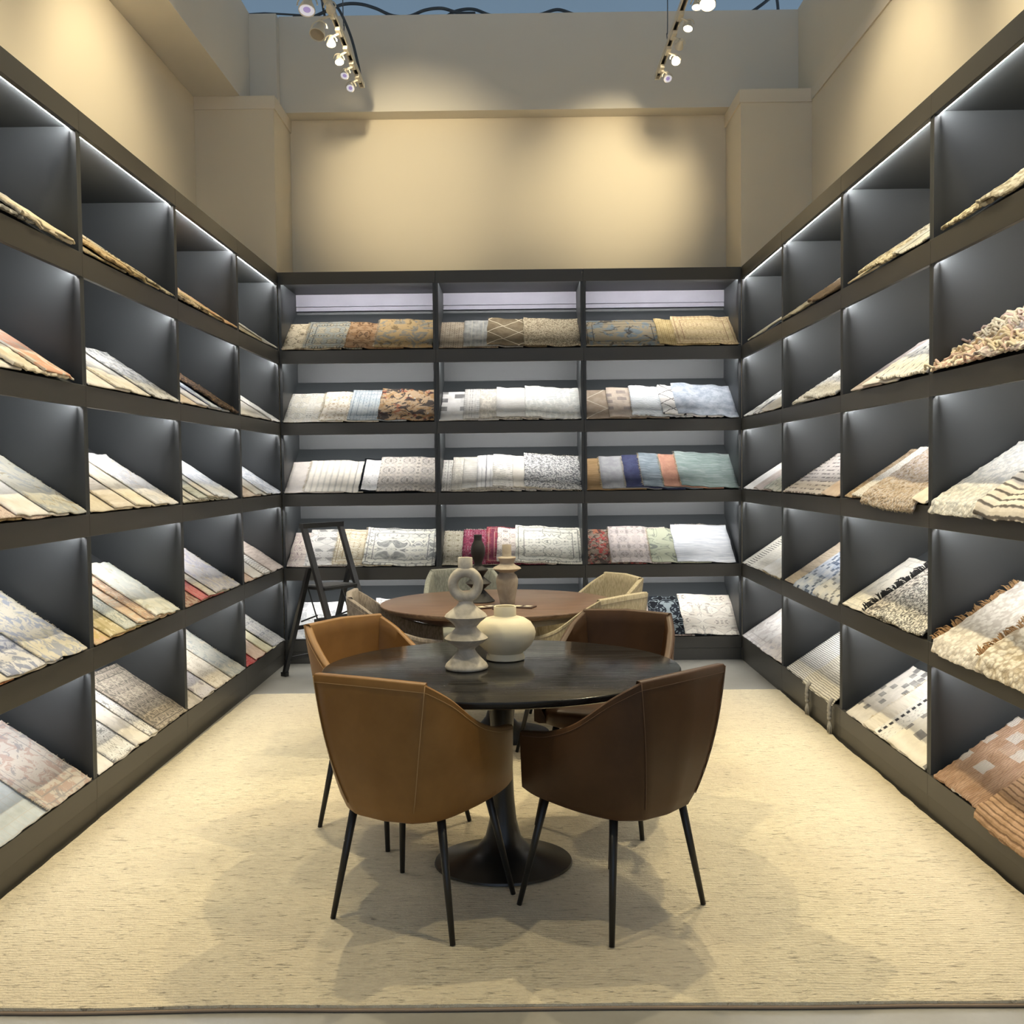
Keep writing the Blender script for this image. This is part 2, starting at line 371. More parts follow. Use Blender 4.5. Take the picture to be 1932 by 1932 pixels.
# the same tracks carry on towards the camera, above the frame
for i, (x, y, t, p, c) in enumerate([
  (-1.12, 4.75, (-.35, 3.9, 0), 285, 95), (1.044, 4.65, (.35, 3.8, 0), 285, 95),
  (-1.12, 3.7, (-2.41, 3.9, 3.35), 170, 95), (1.044, 3.7, (2.235, 3.9, 3.35), 170, 95),
  (-1.12, 2.7, (-1.0, 2.6, 0), 140, 80), (1.044, 2.7, (1.0, 2.6, 0), 140, 80),
  (-1.12, 5.6, (-2.41, 6.0, 3.3), 100, 95), (1.044, 5.6, (2.235, 6.0, 3.3), 80, 95)]):
    _L(x, y, t, 2, 'cream spotlight out of view above the photo, %s track, %s' % ('left' if x < 0 else 'right', ['third','third','second','second','first','first','fourth','fourth'][i]+' from camera'), _gl if x < 0 else _gr, power=p, cone=c, blend=.8)
SAMPLES = [
('B', 1, 1, 0.022, 0.45, 'cream and brown scroll', 'fl', 'cdbb96', 'b7a27c', '5a4430', 0.9, 'fL'),
('B', 1, 1, 0.179, 0.45, 'blue-grey and ivory floral', 'fl', 'a79a7e', '8f948c', '4c4a48', 0.7, 'b fL'),
('B', 1, 1, 0.497, 0.45, 'rust brown floral', 'fl', 'a07c52', '8a6236', '4a3020', 0.8, ''),
('B', 1, 1, 0.727, 0.438, 'gold and grey distressed', 'pa', 'a98a55', '7f7a6c', '6f5a36', 0.5, 'fL'),
('B', 2, 1, 0.022, 0.45, 'taupe lattice', 'ky', 'b5a48a', 'a08e74', '8d7c68', 0.6, ''),
('B', 2, 1, 0.207, 0.45, 'grey woven stripe', 'vs', 'a3a098', '7f807c', 'c8c2b2', 0.7, ''),
('B', 2, 1, 0.39, 0.45, 'brown trellis-lined', 'tr', '7c6c50', '6a5a40', 'cdbf9f', 1.6, ''),
('B', 2, 1, 0.669, 0.425, 'oatmeal looped diamond', 'bo', 'bfae8c', '8d7b5c', '75654a', 0.7, ''),
('B', 3, 1, 0.022, 0.586, 'blue and tan abrash', 'pa', '8f8164', '6f7a7e', '3e3a36', 0.6, 'b st'),
('B', 3, 1, 0.578, 0.45, 'yellow gold geometric', 'ky', 'd3b878', 'c2a562', 'a58a4c', 0.5, ''),
('B', 3, 1, 0.712, 0.459, 'gold and coral tribal', 'fl', 'cfb580', 'c2a86f', 'a77a52', 0.45, 'fR b'),
('B', 1, 2, 0.022, 0.45, 'pale beige floral', 'fl', 'd9d3c6', 'cfc6b2', 'b3b2ac', 0.6, 'fL'),
('B', 1, 2, 0.298, 0.45, 'ivory and gold vine', 'fl', 'e6dcca', 'ddd0b6', 'c29a5c', 0.5, 'fL'),
('B', 1, 2, 0.508, 0.45, 'pale blue key-patterned', 'ky', 'c6cac8', 'b4bec4', '8fa2ae', 0.8, 'b'),
('B', 1, 2, 0.738, 0.427, 'multicolour rust and navy abstract', 'pa', 'b89a74', 'a8804c', '1e2836', 0.6, 'mix'),
('B', 2, 2, 0.022, 0.45, 'white with grey bars', 'bl', 'ece9e4', 'dedad4', '8f8d8c', 1.3, ''),
('B', 2, 2, 0.2, 0.45, 'grey animal-spotted', 'fl', 'd6d3cd', 'c9c5be', '8d8a86', 0.35, ''),
('B', 2, 2, 0.324, 0.45, 'cream dashed', 'da', 'e4ddd0', 'd8cfbf', '8d8578', 0.5, ''),
('B', 2, 2, 0.453, 0.45, 'white ribbed', 'hs', 'f0ede8', 'e3dfd8', 'cfc9be', 0.5, ''),
('B', 2, 2, 0.675, 0.419, 'white dotted', 'da', 'f2f0ea', 'eae7df', 'c9ccc8', 0.8, ''),
('B', 3, 2, 0.022, 0.45, 'brown with cream lines', 'tr', 'b09c86', '9c8872', 'd9cdb8', 2.2, ''),
('B', 3, 2, 0.197, 0.45, 'tan patchwork', 'bl', 'c5b4a0', 'b09e8e', 'a89a94', 1.0, ''),
('B', 3, 2, 0.374, 0.45, 'white and grey ribbed', 'hs', 'e8eaec', 'd8dce0', 'aeb6bc', 0.55, 'shag'),
('B', 3, 2, 0.603, 0.45, 'white with black diagonal', 'tr', 'eae6e0', 'dcd6cf', '3c3a3a', 1.1, 'shag'),
('B', 3, 2, 0.71, 0.46, 'denim blue-grey', 'pl', '9aa4b4', 'c0c8d2', '7d8a9e', 0.6, ''),
('B', 1, 3, 0.022, 0.45, 'pale pinkish beige', 'pl', 'ded4ca', 'd2c8c0', 'cabfb6', 1, 'fL'),
('B', 1, 3, 0.17, 0.45, 'cream with ribbed stripes', 'vs', 'ece3d2', 'ded6c8', '8e8c86', 1.1, 'fL'),
('B', 1, 3, 0.586, 0.45, 'white black-bordered', 'pl', 'efece8', 'e4e0dc', '111318', 1, 'bk'),
('B', 1, 3, 0.721, 0.449, 'grey ornate', 'fl', 'd0c6b8', 'b8b0a8', '77726e', 0.5, ''),
('B', 2, 3, 0.022, 0.45, 'white key-lined', 'ky', 'e9e4da', 'dcd6cc', 'a39e96', 0.7, ''),
('B', 2, 3, 0.102, 0.45, 'ivory herringbone', 'da', 'e8e1d3', 'd8d0c0', 'a8a092', 0.4, ''),
('B', 2, 3, 0.188, 0.45, 'ivory rope-ribbed', 'hs', 'ece7dc', 'd6d0c4', 'a49e92', 0.4, ''),
('B', 2, 3, 0.298, 0.45, 'white grey-striped', 'vs', 'ece9e4', 'd9d6d2', '8f8f92', 0.8, ''),
('B', 2, 3, 0.419, 0.45, 'ivory ladder-patterned', 'da', 'efe9de', 'e4ddd0', 'beb4a4', 0.9, ''),
('B', 2, 3, 0.576, 0.45, 'plain cream', 'pl', 'ebe3d4', 'e1d8c8', 'd9cfbe', 1, ''),
('B', 2, 3, 0.663, 0.433, 'grey and white looped', 'bo', 'e8e6e2', '8e8e90', '66666a', 0.8, 'fB fT'),
('B', 3, 3, 0.022, 0.45, 'tan gold', 'st', 'b38f5c', '9c7a48', '8a6a3c', 0.8, ''),
('B', 3, 3, 0.136, 0.45, 'mid grey', 'pl', 'a2a2a4', '8e8e92', '84848a', 0.5, 'fL'),
('B', 3, 3, 0.318, 0.45, 'navy blue', 'pl', '34395a', '44496a', '282c48', 0.5, 'fL'),
('B', 3, 3, 0.447, 0.45, 'slate blue', 'st', '7c8890', '66747e', '98a2aa', 0.8, 'fL'),
('B', 3, 3, 0.607, 0.45, 'rust orange', 'pl', 'b88468', 'a4705a', '98644e', 0.5, 'fL'),
('B', 3, 3, 0.736, 0.435, 'teal green', 'st', '84928f', '6c807d', '9aa6a4', 0.7, 'fL fR'),
('B', 1, 4, 0.029, 0.45, 'pink and taupe floral', 'fl', 'd6c8ba', 'c9b2ac', 'a0808a', 0.85, ''),
('B', 1, 4, 0.155, 0.45, 'grey line-drawn floral', 'fl', 'd8d4cc', 'c8c4be', '8c8a88', 0.94, ''),
('B', 1, 4, 0.378, 0.45, 'gold-bordered floral', 'fl', 'dcd2b8', 'cfc09a', 'b59058', 0.45, 'b fL'),
('B', 1, 4, 0.606, 0.55, 'ivory and grey medallion', 'fl', 'e2dece', 'd2d0c6', '74787c', 1.36, 'b fL'),
('B', 2, 4, 0.023, 0.45, 'olive beige floral', 'fl', 'bdb49c', 'aaa084', '7c7258', 0.5, 'fT'),
('B', 2, 4, 0.177, 0.45, 'crimson and pink', 'fl', '8c2a4a', '6e2440', 'c8a0a8', 0.7, 'fT'),
('B', 2, 4, 0.359, 0.45, 'magenta and orange', 'fl', '8a2c3e', '703048', 'd8a890', 0.5, 'b'),
('B', 2, 4, 0.447, 0.45, 'brown and white floral', 'fl', 'd8ccc0', 'b8a498', '5c4a44', 0.4, ''),
('B', 2, 4, 0.59, 0.506, 'cream bordered geometric', 'fl', 'e4e0d0', 'dad6c4', '7c8074', 0.94, 'b'),
('B', 3, 4, 0.022, 0.45, 'red and brown mosaic', 'pa', '8a7a68', 'a83a34', '3e3432', 0.3, 'mix'),
('B', 3, 4, 0.205, 0.45, 'pinkish grey medallion', 'fl', 'cdc0b8', 'c0b4b0', 'a89c94', 0.7, 'st fL'),
('B', 3, 4, 0.512, 0.45, 'sage green floral', 'fl', 'b4b89c', 'a6ac92', '70787a', 1.36, 'fT fL'),
('B', 3, 4, 0.705, 0.44, 'white and pale grey', 'st', 'e4e6ea', 'ccd0d8', 'b8bec8', 1, 'fT'),
('B', 1, 5, 0.057, 0.634, 'white and grey washed', 'pa', 'e2e2e0', 'c6c8ca', 'a4a8ac', 0.5, ''),
('B', 1, 5, 0.661, 0.456, 'white grey-edged', 'fl', 'ecebe8', 'dcdad6', 'a8a6a2', 0.6, 'b'),
('B', 3, 5, 0.384, 0.45, 'pinkish striped', 'vs', 'e0d4c8', 'd0b8ac', 'b08a80', 0.6, ''),
('B', 3, 5, 0.509, 0.45, 'black and pale blue floral', 'fl', '16181e', '20242c', 'a8b8bc', 1.02, ''),
('B', 3, 5, 0.757, 0.414, 'cream and taupe floral', 'fl', 'e4dccc', 'd8cdbc', 'a89c90', 1.02, ''),
('L', 1, 1, 0.313, 0.45, 'charcoal and silver hide', 'pa', '8a877e', '3c3c38', 'd8d4c8', 0.4, 'shag'),
('L', 1, 1, 0.634, 0.45, 'cream', 'st', 'd8cbb0', 'c4b494', 'a89878', 0.8, 'shag'),
('L', 1, 1, 0.797, 0.318, 'ivory soft', 'st', 'dccfae', 'cbb990', 'b9a67c', 0.8, 'fR'),
('L', 2, 1, 0.027, 0.45, 'gold and grey', 'pa', 'b09a6c', '8c8470', '5c5240', 0.4, ''),
('L', 2, 1, 0.219, 0.45, 'tan brown', 'st', 'c8ac78', 'a88c5a', '7c6440', 0.6, 'shag'),
('L', 2, 1, 0.46, 0.45, 'beige', 'st', 'd6c294', 'c2ac7c', 'a08a5c', 0.6, 'fR'),
('L', 2, 1, 0.694, 0.426, 'cream and dark', 'pa', 'd4c49c', '6c6250', '423a2e', 0.35, 'fR'),
('L', 3, 1, 0.042, 0.45, 'brown and cream', 'pa', 'bfa67c', '6c5c44', 'e0d2b0', 0.4, 'shag'),
('L', 3, 1, 0.362, 0.45, 'sand', 'st', 'd0b988', 'b89e6c', '988050', 0.6, ''),
('L', 3, 1, 0.614, 0.525, 'rust-edged beige', 'st', 'c8ac80', 'b07848', '9c8458', 0.6, ''),
('L', 4, 1, 0.055, 0.512, 'cream', 'st', 'd8caa6', 'c6b48c', 'a89672', 0.6, ''),
('L', 4, 1, 0.536, 0.505, 'pale grey', 'st', 'cfc8b4', 'b4ac98', '9c9480', 0.6, ''),
('L', 1, 2, 0.185, 0.45, 'white', 'st', 'ece6dc', 'e0d8cc', 'd2c8ba', 0.8, ''),
('L', 1, 2, 0.561, 0.45, 'cream folded', 'pl', 'e8dcc4', 'ddcfb4', 'cfc0a2', 0.6, 'shag'),
('L', 1, 2, 0.796, 0.273, 'peach and grey', 'pa', 'e0a888', 'd8d0c4', 'c8b8a4', 0.7, 'fR'),
('L', 2, 2, 0.022, 0.45, 'white', 'pl', 'f0ece6', 'e6e0da', 'dcd6ce', 0.8, ''),
('L', 2, 2, 0.305, 0.458, 'ivory washed', 'pa', 'e8e2d4', 'd8d2c8', 'c8c2b8', 0.7, 'fL'),
('L', 2, 2, 0.733, 0.43, 'grey and white distressed', 'pa', 'd4d4d4', '9c9ea0', 'c8c4b0', 0.3, ''),
('L', 3, 2, 0.022, 0.45, 'peach', 'pl', 'e8d8c4', 'e0ccb4', 'd6c0a4', 0.8, ''),
('L', 3, 2, 0.272, 0.45, 'pale lilac white', 'pl', 'e4e4ec', 'd8d8e4', 'ccccd8', 0.8, ''),
('L', 3, 2, 0.478, 0.45, 'pale blue', 'st', 'd0d8e4', 'c0cad8', 'b0bccc', 0.8, ''),
('L', 3, 2, 0.667, 0.465, 'dark brown hide', 'pa', '5c4a3a', '3c3028', 'a07c4c', 0.25, 'shag'),
('L', 4, 2, 0.022, 0.757, 'ivory', 'pl', 'ece6da', 'e2dacc', 'd8cebe', 0.8, ''),
('L', 4, 2, 0.749, 0.347, 'white grey-edged', 'pa', 'e4e0d8', 'd0ccc4', 'bcb8b0', 0.6, 'fR'),
('L', 1, 3, 0.152, 0.45, 'tan fringed', 'fl', 'c8b080', 'b49a68', '94784c', 0.5, 'fR'),
('L', 1, 3, 0.381, 0.45, 'pink and cream fringed', 'fl', 'e2cfc0', 'd6bcb0', 'b89484', 0.5, 'fR'),
('L', 1, 3, 0.546, 0.45, 'white', 'pl', 'efece8', 'e6e2dc', 'd8d4cc', 0.8, ''),
('L', 1, 3, 0.801, 0.355, 'faded blue and taupe curled', 'pa', 'c8c6b8', 'b0b4b4', 'a89c80', 0.5, 'fR'),
('L', 2, 3, 0.022, 0.45, 'sand ivory', 'pl', 'e0d6c0', 'd4c8b0', 'c8baa0', 0.8, 'fL'),
('L', 2, 3, 0.259, 0.45, 'beige', 'st', 'e2d8c8', 'd6cab8', 'cabca8', 0.8, 'fL'),
('L', 2, 3, 0.495, 0.45, 'cream', 'pa', 'e8dfc8', 'dcd2bc', 'd0c4ac', 0.7, ''),
('L', 2, 3, 0.767, 0.348, 'white and silver washed', 'pa', 'e6e4e4', 'cfd0d4', 'dcd4c8', 0.4, 'fR'),
('L', 3, 3, 0.022, 0.45, 'olive-lined cream', 'vs', 'dcd8c8', 'c8c4b0', '7c7c6c', 0.7, ''),
('L', 3, 3, 0.111, 0.45, 'black-edged ivory', 'vs', 'e4e0d6', 'd4d0c4', '54544c', 0.9, ''),
('L', 3, 3, 0.241, 0.45, 'grey green', 'st', 'd0d2c8', 'bcc0b4', 'a0a498', 0.7, ''),
('L', 3, 3, 0.386, 0.45, 'pale sand', 'pl', 'e6e0d4', 'dad2c4', 'cec6b6', 0.7, ''),
('L', 3, 3, 0.508, 0.55, 'white and ice blue', 'pa', 'e8eaee', 'ccd4de', 'dce0e4', 0.3, ''),
('L', 4, 3, 0.023, 0.45, 'peach', 'st', 'e6d4c4', 'dcc6b2', 'd0b8a0', 0.7, ''),
('L', 4, 3, 0.315, 0.45, 'cream', 'vs', 'e6e0d4', 'd6d0c2', 'a8a090', 0.8, ''),
('L', 4, 3, 0.61, 0.474, 'blue-grey and white', 'pa', 'dcdee4', 'b4bcc8', 'e6e2da', 0.3, ''),
('L', 1, 4, 0.058, 0.45, 'burnt orange', 'fl', 'd89c6c', 'c88454', 'a86038', 0.6, ''),
('L', 1, 4, 0.311, 0.45, 'ivory folded', 'pl', 'e6dcc8', 'dcd0b8', 'cfc0a4', 0.8, ''),
('L', 1, 4, 0.454, 0.45, 'cobalt and white faded', 'pa', 'dcdce0', '98a0ba', 'b8c0d0', 0.35, 'fR'),
('L', 1, 4, 0.738, 0.385, 'beige with blue flecks', 'pa', 'd6d0be', 'a4aaba', 'c0bca6', 0.35, 'fL fR'),
('L', 2, 4, 0.022, 0.45, 'peach and gold', 'pa', 'd8b48c', 'ccb070', 'e0cca8', 0.5, ''),
('L', 2, 4, 0.164, 0.45, 'olive gold', 'pa', 'c8b888', 'b4a470', 'dcd0ac', 0.5, 'fR'),
('L', 2, 4, 0.327, 0.45, 'blue-grey floral', 'fl', 'cfd0c4', 'bcc4c0', '98a4a4', 0.5, 'fR'),
('L', 2, 4, 0.455, 0.45, 'pale apricot', 'st', 'e0c8ac', 'd4b494', 'ccd0c4', 0.5, 'fR'),
('L', 2, 4, 0.577, 0.45, 'rust and grey fringed', 'fl', 'd8c0a4', 'c89c78', 'a8a49c', 0.5, 'fL'),
('L', 2, 4, 0.698, 0.401, 'pale sage', 'pa', 'dcdcd0', 'ccd0c8', 'c2c0ac', 0.7, 'fL fR'),
('L', 3, 4, 0.022, 0.45, 'brown and red', 'fl', 'b89c88', 'a05c50', '8c7460', 0.5, ''),
('L', 3, 4, 0.255, 0.45, 'coral red', 'fl', 'd87878', 'c85c60', 'e8b0a8', 0.6, ''),
('L', 3, 4, 0.383, 0.45, 'oat fringed', 'st', 'd8d0c0', 'c8beac', 'b8ae9c', 0.6, 'fR'),
('L', 3, 4, 0.527, 0.55, 'lilac-grey faded', 'pa', 'c8c4c4', 'b0b0c0', 'bcb098', 0.4, 'fR'),
('L', 4, 4, 0.037, 0.45, 'peach', 'pl', 'e4c8b4', 'd8b8a0', 'ccaa90', 0.7, ''),
('L', 4, 4, 0.212, 0.45, 'ivory', 'pl', 'ebe5dc', 'e0d9ce', 'd5cdc0', 0.7, ''),
('L', 4, 4, 0.441, 0.45, 'white ribbed', 'hs', 'eeeae4', 'e0dad2', 'c8c2ba', 0.7, ''),
('L', 4, 4, 0.654, 0.432, 'taupe pink', 'st', 'cbbcb0', 'bcaca0', 'ac9c90', 0.6, ''),
('L', 1, 5, 0.084, 0.674, 'pale blue step-patterned', 'ky', 'c6d0d8', 'b8c4cc', 'e8ecee', 1.6, 'fR'),
('L', 1, 5, 0.728, 0.405, 'faded rose and grey', 'pa', 'c6beb6', 'b8a096', '9a9698', 0.35, 'b fL fR'),
('L', 2, 5, 0.022, 0.45, 'white', 'pl', 'eeecea', 'e4e2e0', 'dad8d6', 0.8, ''),
('L', 2, 5, 0.173, 0.45, 'white and charcoal floral', 'fl', 'e8e8e8', 'dcdcdc', '7c8084', 0.6, ''),
('L', 2, 5, 0.416, 0.45, 'cream washed', 'pa', 'e8e2d6', 'd8d2c8', 'ccc4b6', 0.6, 'fR'),
('L', 2, 5, 0.593, 0.45, 'white and grey scroll', 'fl', 'e8e4dc', 'd8d4cc', '84868a', 0.5, 'fR'),
('L', 2, 5, 0.709, 0.461, 'taupe bordered', 'fl', 'b4a894', 'a09484', '6c6864', 0.45, 'b fR'),
('L', 3, 5, 0.022, 0.45, 'stone grey', 'pa', 'c8c0b4', 'b4aca0', 'a49c90', 0.5, ''),
('L', 3, 5, 0.242, 0.45, 'pale lilac white', 'fl', 'dcd8d8', 'cfcad0', 'b8b0b8', 0.6, ''),
('L', 3, 5, 0.473, 0.45, 'cream scroll', 'fl', 'e6dcc8', 'dcd0ba', 'c8b490', 0.7, 'fR'),
('L', 3, 5, 0.829, 0.321, 'grey-green distressed', 'pa', 'bcbcb0', 'a4a8a4', 'ccc4b0', 0.35, 'fR'),
('L', 4, 5, 0.031, 0.45, 'bright red', 'fl', 'c83c3c', 'b03034', 'e8a8a0', 0.5, ''),
('L', 4, 5, 0.222, 0.45, 'peach', 'pl', 'e4c8b0', 'd8b89c', 'ccaa8c', 0.7, ''),
('L', 4, 5, 0.469, 0.45, 'pale yellow', 'pl', 'e2dab4', 'd6cca0', 'ccc090', 0.7, ''),
('L', 4, 5, 0.679, 0.393, 'slate and taupe fringed', 'fl', 'b4b0a8', 'a0a0a0', '787c80', 0.5, 'fR'),
('R', 4, 1, 0.239, 0.55, 'ivory thin', 'st', 'd8ccb0', 'c8ba9a', 'b4a684', 0.6, ''),
('R', 3, 1, 0.043, 0.644, 'cream sheepskin', 'pl', 'dcd2b8', 'cfc4a4', 'b8ac8c', 0.5, 'shag fur'),
('R', 3, 1, 0.657, 0.526, 'brown sheepskin', 'pl', '9c8468', '84705a', '6c5844', 0.4, 'shag fur'),
('R', 2, 1, 0.124, 0.45, 'beige thin', 'st', 'd8c8a8', 'c8b694', 'b4a27e', 0.6, ''),
('R', 2, 1, 0.31, 0.498, 'cream woven', 'bo', 'e2d6b4', 'b8a67c', '8c7c58', 1, 'shag'),
('R', 2, 1, 0.778, 0.365, 'grey-white striped', 'vs', 'dcd8c8', 'b8b8b0', '8c8c84', 0.7, ''),
('R', 1, 1, 0.117, 0.45, 'cream rope-woven', 'bo', 'e0d4b0', 'a89468', '6c5c40', 1.6, 'shag'),
('R', 1, 1, 0.454, 0.419, 'ivory braided', 'bo', 'ded6c0', 'b0a484', '8c8060', 1.6, 'shag'),
('R', 4, 2, 0.093, 0.628, 'white with grey blocks', 'bl', 'e8e6e2', 'd8d6d2', '5c5c60', 0.7, ''),
('R', 4, 2, 0.691, 0.474, 'ivory', 'pl', 'ebe5d8', 'e0d8c8', 'd4cab8', 0.7, ''),
('R', 3, 2, 0.282, 0.45, 'white wavy', 'fl', 'e4e2de', 'd4d2ce', 'a8a6a4', 0.5, 'shag'),
('R', 3, 2, 0.583, 0.55, 'white and grey carved', 'fl', 'e8e6e0', 'dad8d2', '989694', 0.35, 'shag'),
('R', 2, 2, 0.162, 0.45, 'lilac taupe', 'st', 'c4b6b2', 'b0a4a0', '988c88', 0.6, ''),
('R', 2, 2, 0.362, 0.45, 'white cotton', 'st', 'ece8e4', 'dcd8d4', 'c8c4c0', 0.6, ''),
('R', 2, 2, 0.596, 0.547, 'ivory with blue lines', 'vs', 'e8e4da', 'd4d2cc', '8c909c', 0.6, 'shag'),
('R', 1, 2, 0.022, 0.471, 'cream and pink rope', 'bo', 'e8dcc4', 'c8a898', 'b07c6c', 1.3, 'shag rope'),
('R', 1, 2, 0.463, 0.42, 'white and mauve rope', 'bo', 'ece4d4', 'b8a4a4', '7c6468', 1.5, 'shag rope'),
('R', 4, 3, 0.089, 0.45, 'white', 'pl', 'e8e6e4', 'dcdad8', 'd0cecc', 0.7, ''),
('R', 4, 3, 0.46, 0.45, 'blush bordered', 'vs', 'dccfc8', 'd0c0ba', 'a89898', 0.7, ''),
('R', 4, 3, 0.735, 0.43, 'grey olive mottled', 'pa', 'd0d0c4', 'a8aca0', '8c8c80', 0.4, ''),
('R', 3, 3, 0.055, 0.873, 'pinkish grey dash-patterned', 'da', 'd8cfc8', 'ccc2bc', '807878', 1.5, 'fL'),
('R', 3, 3, 0.898, 0.286, 'peach dark-edged', 'pl', 'e0cbb8', 'd4bca8', 'c8ac96', 0.7, ''),
('R', 2, 3, 0.072, 0.45, 'caramel thin', 'bo', 'c8b090', 'a88c64', '8c7250', 0.8, ''),
('R', 2, 3, 0.207, 0.45, 'white nubby', 'bo', 'f0ede6', 'dcd8d0', 'c8c2b8', 0.5, ''),
('R', 2, 3, 0.435, 0.614, 'brown and grey looped', 'bo', 'b8a48c', '8c7860', 'c8c0bc', 0.9, 'shag ov fB'),
('R', 2, 3, 1.019, 0.124, 'ivory', 'pl', 'ece4d2', 'e0d6c0', 'd4c8b0', 0.7, ''),
('R', 1, 3, 0.055, 0.473, 'white and ice grey boucle', 'bo', 'e6e4de', 'b8bcc0', 'c8c8c4', 1.3, 'shag ov'),
('R', 1, 3, 0.498, 0.396, 'white with dark wavy ribs', 'hs', 'ece4d6', 'dcd2c4', '4c4244', 1.4, 'shag ov fL'),
('R', 4, 4, 0.047, 0.693, 'ivory with black bars', 'hs', 'e4e0d4', 'd6d2c6', '16161a', 0.8, 'bd'),
('R', 4, 4, 0.711, 0.454, 'white', 'pl', 'ecebe8', 'e2e0dc', 'd8d5d0', 0.7, 'fB'),
('R', 3, 4, 0.093, 0.45, 'tan', 'st', 'c8b8a0', 'b8a890', 'a89880', 0.6, ''),
('R', 3, 4, 0.343, 0.45, 'white and blue patchwork', 'bl', 'd4d8dc', 'a8b8d0', '62789c', 0.5, 'os'),
('R', 3, 4, 0.747, 0.437, 'ivory and grey patchwork', 'bl', 'dcdad2', 'c4c8cc', '8c9098', 0.45, 'os'),
('R', 2, 4, 0.05, 0.45, 'cream washed', 'pa', 'e6e0d2', 'd4d0c6', 'c0bcb0', 0.5, 'b'),
('R', 2, 4, 0.402, 0.45, 'black-fringed ivory', 'bo', 'dcd4c6', '8c8680', '2c2a2c', 1, 'fLbig fbk'),
('R', 2, 4, 0.558, 0.55, 'black and white looped', 'bo', 'e8e4d8', '8c8a84', '3c3a38', 0.6, 'shag'),
('R', 1, 4, 0.089, 0.461, 'cream boucle with brown tassels', 'bo', 'ece6da', 'd4cabb', 'c8beb0', 1.5, 'shag ov fLbig fbr'),
('R', 1, 4, 0.52, 0.385, 'ivory braided with tan tassels', 'bo', 'ece2cc', 'c8b898', 'b09c7c', 1.4, 'shag ov fLbig fbr'),
('R', 4, 5, 0.043, 0.609, 'white marbled', 'pa', 'e6e2de', 'd4ccc8', 'c0b8b8', 0.6, 'b'),
('R', 4, 5, 0.621, 0.544, 'blush marbled', 'pa', 'e2dad4', 'd0c8c6', 'b8b4ba', 0.6, ''),
('R', 3, 5, 0.132, 0.451, 'black and white dash-striped', 'hs', 'e4e2de', 'd8d6d2', '3c3c40', 0.5, ''),
('R', 3, 5, 0.553, 0.55, 'cream wavy-striped', 'hs', 'e2dccc', 'd4cebe', '8c887c', 0.55, 'os tassel'),
('R', 2, 5, 0.114, 0.45, 'grey-edged oatmeal', 'bl', 'd8d2c8', 'c8c2b8', '8c8c8c', 0.7, ''),
('R', 2, 5, 0.399, 0.45, 'ivory', 'st', 'e4dccc', 'd8d0c0', 'ccc2b0', 0.6, 'fL'),
('R', 2, 5, 0.571, 0.45, 'white with charcoal bead row', 'pl', 'e8e4da', 'dcd8ce', '3c3c40', 0.7, 'bead'),
('R', 2, 5, 0.751, 0.392, 'cream and grey patchwork', 'bl', 'e6dfcd', 'dad2c0', 'a09c98', 0.9, ''),
('R', 1, 5, 0.081, 0.466, 'brown and white checked', 'bl', 'c09a7a', 'a8805e', 'ece4d8', 1.2, 'shag ribs'),
('R', 1, 5, 0.517, 0.399, 'brown ribbed with tufts', 'hs', 'c09870', 'a8825a', '8c6848', 0.8, 'shag ov'),
]

# ------------------------------------------------------------------ room shell
XL, XR, YB, DEP = -1.8043, 1.6981, 7.802, .56
TOPS = [2.392, 1.843, 1.303, .738, .1815]
BOTS = [2.293, 1.753, 1.210, .641, .092]
HTOP, HBOT, RISE = 2.982, 2.890, .374
TH = math.atan2(RISE, DEP)
LD = [3.094, 4.290, 5.486, 6.684, 7.802]
RD = [3.050, 4.244, 5.409, 6.615, 7.802]
BD = [-1.8043, -.613, .505, 1.6981]

def struct(name, mb, mat, parent=None):
    o = mb.build(name, mat, parent)
    if parent is None: o['kind'] = 'structure'
    return o
struct('floor', MB().box(-4.5, 4.5, -3, 10.5, -.1, 0), MAT['concrete'])
struct('ceiling', MB().box(-7, 7, -3.5, 14, 6.4, 6.5), MAT['ceiling'])
struct('wall_left', MB().box(-2.52, -2.41, -1, 8.48, 0, 4.298), MAT['paint'])
struct('wall_right', MB().box(2.235, 2.345, -1, 8.48, 0, 5.06), MAT['paint'])
struct('wall_back', MB().box(-1.81, 1.70, 8.37, 8.48, 0, 4.303), MAT['paint'])
struct('wall_back_upper', MB().box(-1.845, 2.234, 8.19, 8.48, 4.304, 5.05), MAT['paint_up'])
struct('wall_left_upper', MB().box(-2.52, -2.06, -1, 8.48, 4.300, 5.05), MAT['paint_up'])
struct('wall_left_upper_column', MB().box(-2.059, -1.846, 8.10, 8.48, 4.304, 5.035), MAT['paint_up'])
struct('wall_left_pillar', MB().box(-2.409, -1.811, 7.812, 8.48, 0, 4.290), MAT['paint'])
struct('wall_right_pillar', MB().box(1.701, 2.234, 7.812, 8.48, 0, 4.290), MAT['paint'])
struct('trim_1', MB().box(-2.409, -1.799, 7.800, 8.369, 4.203, 4.2995), MAT['paint_trim'])
struct('trim_2', MB().box(1.689, 2.234, 7.800, 8.369, 4.203, 4.2995), MAT['paint_trim'])
struct('trim_3', MB().box(2.222, 2.234, -1, 7.799, 4.212, 4.292), MAT['paint_trim'])

